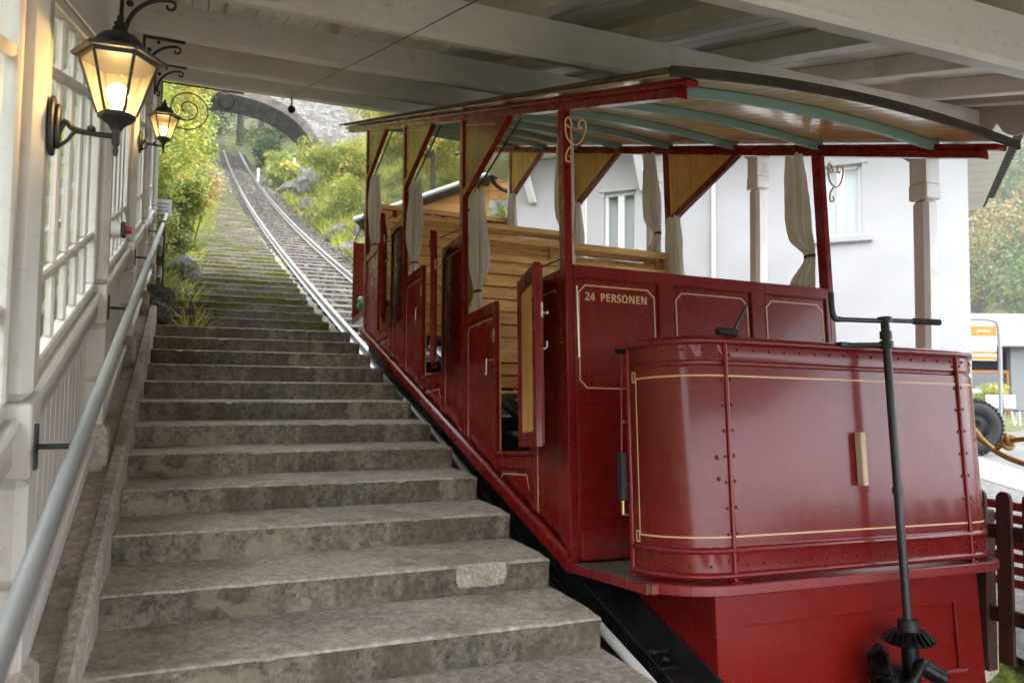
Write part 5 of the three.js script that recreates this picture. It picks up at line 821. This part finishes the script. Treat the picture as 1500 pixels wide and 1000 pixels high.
{ // timber chalet farther up, with gutter and downpipe
  const Cx = thing('timber_chalet', 'low timber building with pale roof edge behind the car', 'building', [5.93, 5.6, -21.4]);
  Cx.rotation.y = -0.397;
  const tim = std({ map: T.wood, color: lin(0.66, 0.5, 0.33), roughness: 0.8 });
  for (let k = 0; k < 8; k++) { const ya = k * 0.25, yb = ya + 0.245, xa = Math.max(-0.6, (ya - 1.08) / 0.36), xb = Math.max(-0.6, (yb - 1.08) / 0.36), g = extr([[xa, ya], [2.1, ya], [2.1, yb], [xb, yb]], 0.05, [], 0.004); g.translate(0, 0, -0.05 + (k % 2) * 0.004); M('wall_board', uvb(g, 1.5, 'x'), tim, Cx); }
  M('white_wall', uvb(cbox(2.102, 6.5, -1, 1.33, -0.1, 0.02, 0.01), 2), m.plaster, Cx); for (let k = 0; k < 4; k++) M('wall_board', uvb(cbox(2.102, 6.5, 1.34 + k * 0.25, 1.34 + k * 0.25 + 0.245, -0.06, 0, 0.01), 1.5, 'x'), tim, Cx);
  M('roof_slab', uvb(deform(cbox(-1.6, 2.35, 0, 0.1, -4, 0.6, 0.02), v => { v.y += 1.1 + 0.36 * v.x; }), 2), m.felt, Cx);
  M('gutter', tube([V3(-1.6, 0.58, 0.66), V3(0.4, 1.3, 0.67), V3(2.35, 2.0, 0.66)], 0.07, 20, 8), m.galv, Cx);
  M('upper_roof', uvb(deform(cbox(1.9, 6.5, 0, 0.12, -4, 0.9, 0.02), v => { v.y += 2.2 + 0.45 * (v.x - 1.9); }), 2), m.felt, Cx);
  M('downpipe', tube([V3(2.15, 2.15, 0.66), V3(2.16, 1.85, 0.6), V3(2.4, 1.62, 0.3), V3(3.6, 1.25, 0.1)], 0.06, 30, 8), m.grease, Cx);
}
// ------------------------------------------------------------------ right foreground: picket fence, slatted bench, trailer, rope
{
  const F = thing('picket_fence', 'dark brown picket fence with rounded tops at the lower right', 'fence', [4.42, 0, 0]);
  const fm = std({ map: T.dark, color: lin(0.55, 0.16, 0.08), roughness: 0.7 });
  const shp = []; shp.push([-0.045, 0.1], [0.045, 0.1], [0.045, 1.04]); for (let i = 1; i < 8; i++) { const a = i / 8 * Math.PI; shp.push([Math.cos(a) * 0.045, 1.04 + Math.sin(a) * 0.045]); } shp.push([-0.045, 1.04]);
  const pg = prism(shp, -0.012, 0.012, 0.003);
  for (let k = 0; k < 16; k++) { const o = M('picket', uvb(pg.clone(), 1, 'y'), fm, F); o.position.set(0, rr(-0.006, 0.006), -(3.42 - k * 0.155)); }
  for (const y of [0.32, 0.8]) M('rail', uvb(cbox(0.0125, 0.05, y, y + 0.085, -3.5, -0.95, 0.006), 1, 'z'), fm, F);
  for (const u of [3.3, 1.2]) M('fence_post', uvb(cbox(0.051, 0.13, 0, 0.95, -u - 0.04, -u + 0.04, 0.006), 1, 'y'), fm, F);
}
{
  const B = thing('red_bench', 'red slatted bench seen between the fence pickets', 'bench', [5.0, 0.12, -3.4]); const rm = std({ color: lin(0.3, 0.018, 0.022), roughness: 0.4 });
  for (let k = 0; k < 7; k++) M('slat', cbox(-0.02, 0.02, 0.28 + k * 0.082, 0.28 + k * 0.082 + 0.055, -1.0, 1.6, 0.01), rm, B);
  for (const z of [-0.7, 1.2]) M('leg', cbox(0.021, 0.08, 0, 0.85, z, z + 0.06, 0.006), m.iron, B);
}
{
  const T2 = thing('trailer', 'small trailer with a knobbly black tyre beyond the apron at the right', 'trailer', [11.24, 0.66, -8.38]);
  T2.rotation.y = -0.45;
  const wg = [new THREE.TorusGeometry(0.3, 0.125, 14, 40)]; for (let i = 0; i < 40; i++) for (const s of [-1, 0, 1]) { const a = (i + (s ? 0.5 : 0)) / 40 * 2 * Math.PI, t = cbox(-0.022, 0.022, 0, 0.03, -0.035, 0.035, 0.006); t.translate(0, s ? 0.395 : 0.418, s * 0.075); t.rotateZ(a); wg.push(t); }
  const tg = join(wg), W2 = M('tyre', tg, m.tire, T2); W2.position.set(0, 0.44, 0); M('rim', at(lathe([[0, 0.05], [0.1, 0.05], [0.19, 0.09], [0.2, -0.05], [0, -0.05]], 24).rotateX(Math.PI / 2), 0, 0.44, 0), m.grease, T2);
  const W3 = M('tyre', tg, m.tire, T2); W3.position.set(0, 0.44, -1.4);
  M('bed', uvb(cbox(-1.6, 0.25, 0.95, 1.02, -1.2, -0.2, 0.01), 1), m.galv, T2); M('axle', rod(V3(0, 0.44, 0), V3(0, 0.44, -1.4), 0.04), m.iron, T2); M('drawbar', rod(V3(-1.6, 0.9, -0.7), V3(-2.6, 0.5, -0.7), 0.04), m.iron, T2); M('bed_post', rod(V3(0, 0.44, -0.5), V3(0, 0.95, -0.5), 0.04), m.iron, T2);
  const Rp = thing('barrier_rope', 'thick yellow rope barrier with a knot at the right edge', 'rope'); const rp = std({ color: lin(0.42, 0.27, 0.08), roughness: 0.8 });
  M('strand', tube([V3(5.5, 1.46, -4.45), V3(5.6, 1.373, -4.18), V3(5.68, 1.284, -4.157), V3(5.611, 1.203, -3.973), V3(5.523, 1.143, -3.688), V3(5.4, 1.1, -3.2)], 0.022, 50, 8), rp, Rp); M('knot', ni(new THREE.TorusKnotGeometry(0.036, 0.017, 60, 8, 2, 3).translate(5.571, 1.3, -3.875)), rp, Rp); M('strand', tube([V3(5.62, 1.235, -4.0), V3(5.571, 1.3, -3.875), V3(5.54, 1.335, -3.67), V3(5.5, 1.38, -3.3)], 0.018, 20, 8), rp, Rp);
  for (const [x, z, h] of [[5.48, -4.5, 1.5], [5.4, -3.15, 1.42]]) M('rope_post', rod(V3(x, 0, z), V3(x, h, z), 0.03), m.iron, Rp);
  const LW = thing('white_board', 'white painted board sloping behind the fence at the right', 'board'); const d = V3(7.25, 0.77, -4.62).sub(V3(6.45, 1.02, -4.93)), bd = cbox(0, d.length(), -0.09, 0.09, -0.02, 0.02, 0.006); bd.applyQuaternion(new THREE.Quaternion().setFromUnitVectors(V3(1, 0, 0), d.clone().normalize())); bd.translate(6.45, 1.02, -4.93); M('plank', bd, m.white, LW); M('foot', cbox(6.43, 6.47, 0.3, 1.0, -4.97, -4.953, 0.004), m.white, LW); M('foot', cbox(7.2, 7.24, 0.3, 0.75, -4.66, -4.645, 0.004), m.white, LW);
}
// ------------------------------------------------------------------ far right: stop sign, flat building, chairs, wooded hill
{
  const at2 = (px, py, z) => { const r = (px - 750) / 1143.3 * z; return [r * 0.922 + z * 0.387, -(-r * 0.387 + z * 0.922)]; };
  const [sx, sz] = at2(1438, 490, 21), S2 = thing('bus_stop_sign', 'yellow and white bus stop sign in a rounded metal frame', 'sign', [sx, 0.62, sz]); S2.rotation.y = -0.4;
  const yl = std({ color: lin(0.42, 0.17, 0.002), roughness: 0.45 });
  const fr = tube([V3(-0.75, 0, 0), V3(-0.75, 2.7, 0), V3(-0.7, 2.88, 0), V3(-0.55, 2.95, 0), V3(0.3, 2.95, 0), V3(0.45, 2.88, 0), V3(0.5, 2.7, 0), V3(0.5, 0, 0)], 0.05, 80, 10); M('frame', fr, m.galv, S2);
  M('board', cbox(-0.7, 0.42, 1.85, 2.78, -0.02, 0.02, 0.004), m.white, S2); M('yellow_band', cbox(-0.7, 0.42, 2.5, 2.78, 0.0205, 0.026, 0.002), yl, S2); M('yellow_band', cbox(-0.7, 0.42, 2.02, 2.1, 0.0205, 0.026, 0.002), yl, S2); M('yellow_band', cbox(-0.7, 0.42, 1.87, 1.96, 0.0205, 0.026, 0.002), yl, S2); M('white_bar', cbox(-0.1, 0.25, 2.63, 2.66, 0.0265, 0.03, 0.001), m.white, S2); M('print_line', cbox(-0.6, 0.1, 2.3, 2.36, 0.0205, 0.022, 0.0005), std({ color: lin(0.5, 0.5, 0.52), roughness: 0.8 }), S2);
  const [bx, bz] = at2(1475, 540, 33), Bd = thing('flat_roofed_building', 'low grey building with white roof edge and orange door frame', 'building', [bx, 0.4, bz]); Bd.rotation.y = -0.4;
  const gr = std({ map: T.plast, color: lin(0.2, 0.205, 0.21), roughness: 0.9 }), or = std({ color: lin(0.32, 0.11, 0.02), roughness: 0.6 });
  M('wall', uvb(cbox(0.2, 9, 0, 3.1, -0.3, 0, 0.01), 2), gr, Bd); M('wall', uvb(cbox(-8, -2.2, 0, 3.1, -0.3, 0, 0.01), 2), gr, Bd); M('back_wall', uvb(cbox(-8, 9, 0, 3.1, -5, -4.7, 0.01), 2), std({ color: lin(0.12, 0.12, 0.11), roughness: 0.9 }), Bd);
  M('roof_edge', cbox(-8.5, 9.5, 3.1, 3.75, -6, 0.5, 0.03), std({ map: T.plast, color: lin(0.36, 0.36, 0.37), roughness: 0.7 }), Bd); M('door_frame', join(cbox(-2.2, 0.2, 2.0, 2.12, -0.3, -0.1, 0.01), cbox(-1.5, -1.38, 0, 2.0, -0.3, -0.1, 0.01), cbox(0.08, 0.19, 0, 2.0, -0.3, -0.1, 0.01)), or, Bd); M('pane', cbox(-1.38, 0.08, 0, 2, -0.22, -0.21, 0.001), m.glass, Bd); M('upper_floor', uvb(cbox(-6, 14, 3.9, 5.0, -10, -5, 0.02), 2), m.plaster, Bd);
  const [gx, gz] = at2(1447, 580, 29); { const P = thing('yellow_shrub', 'yellow green shrub in front of the orange door frame', 'shrub', [gx, 0.4, gz]); M('stems', rod(V3(0, -0.2, 0), V3(0.1, 0.8, 0), 0.05), m.bark, P); scatter('leaves', CL[0], blobList(0, 0.7, 0, 0.8, 0.9, 0.8, 260, 0.12, 0.22, PAL.yg), P); }
  const cf = (px, z, l) => { const [x, zz] = at2(px, 600, z), P = thing('cafe_chair', l, 'chair', [x, 0.62, zz], 'white chairs by the building'); P.rotation.y = rr(-1, 1); M('seat', cbox(-0.25, 0.25, 0.42, 0.47, -0.25, 0.25, 0.01), m.iron, P); M('backrest', cbox(-0.25, 0.25, 0.5, 0.9, -0.27, -0.22, 0.02), m.white, P); for (const [a, b] of [[-1, -1], [1, -1], [-1, 1], [1, 1]]) M('leg', rod(V3(a * 0.22, 0.42, b * 0.22), V3(a * 0.28, 0, b * 0.28), 0.025), m.white, P); };
  cf(1463, 24, 'left of two white cafe chairs by the grey building'); cf(1490, 24, 'right of two white cafe chairs by the grey building');
  // wooded hill
  const hx = [], hd = []; const P = [], I = [], U = []; const nx = 50, nd = 40; const hill = (a, d) => { const s = (d - 80) / 330; return -2 + 175 * Math.pow(clamp(s, 0, 1.2), 0.85) * (0.95 + 0.2 * Math.sin(a * 5)) + 8 * n3(a * 30, d * 0.03); };
  const hp = (a, d) => V3(Math.sin(a) * d, hill(a, d), -Math.cos(a) * d);
  for (let j = 0; j <= nd; j++) for (let i = 0; i <= nx; i++) { const a = mix(0.62, 1.6, i / nx), d = mix(80, 430, j / nd), p = hp(a, d); P.push(p.x, p.y, p.z); U.push(p.x / 8, p.z / 8); }
  for (let j = 0; j < nd; j++) for (let i = 0; i < nx; i++) { const a = j * (nx + 1) + i, b = a + nx + 1; I.push(a, a + 1, b, a + 1, b + 1, b); }
  const g = new THREE.BufferGeometry(); g.setAttribute('position', new THREE.Float32BufferAttribute(P, 3)); g.setAttribute('uv', new THREE.Float32BufferAttribute(U, 2)); g.setIndex(I); g.computeVertexNormals(); structure('hillside', g, m.soil);
  const L = []; for (let i = 0; i < 12000; i++) { const a = rr(0.8, 1.12), d = mix(100, 428, Math.pow(rnd(), 0.6)), p = hp(a, d), s = rr(2.2, 4.4); const base = pick(rnd() < 0.5 ? PAL.autumn : PAL.green); L.push([p.x, p.y + s * 0.9, p.z, s, base]); }
  tag(scatter('hill_wood', clumpGeo(340, 0.1, 8), L, scene), 'autumn coloured wood covering the far hillside at the right', 'wood');
}
{ const g = new THREE.PlaneGeometry(900, 500); g.rotateX(-Math.PI / 2); g.translate(0, -2.4, 264); structure('lake', g, phy({ color: lin(0.03, 0.06, 0.06), roughness: 0.12, ior: 1.33 })); }
scene.fog = new THREE.FogExp2(0xdfe6ee, 0.0008);
scene.traverse(o => { if (o.isMesh) o.castShadow = o.receiveShadow = true; });
renderer.render(scene, camera);
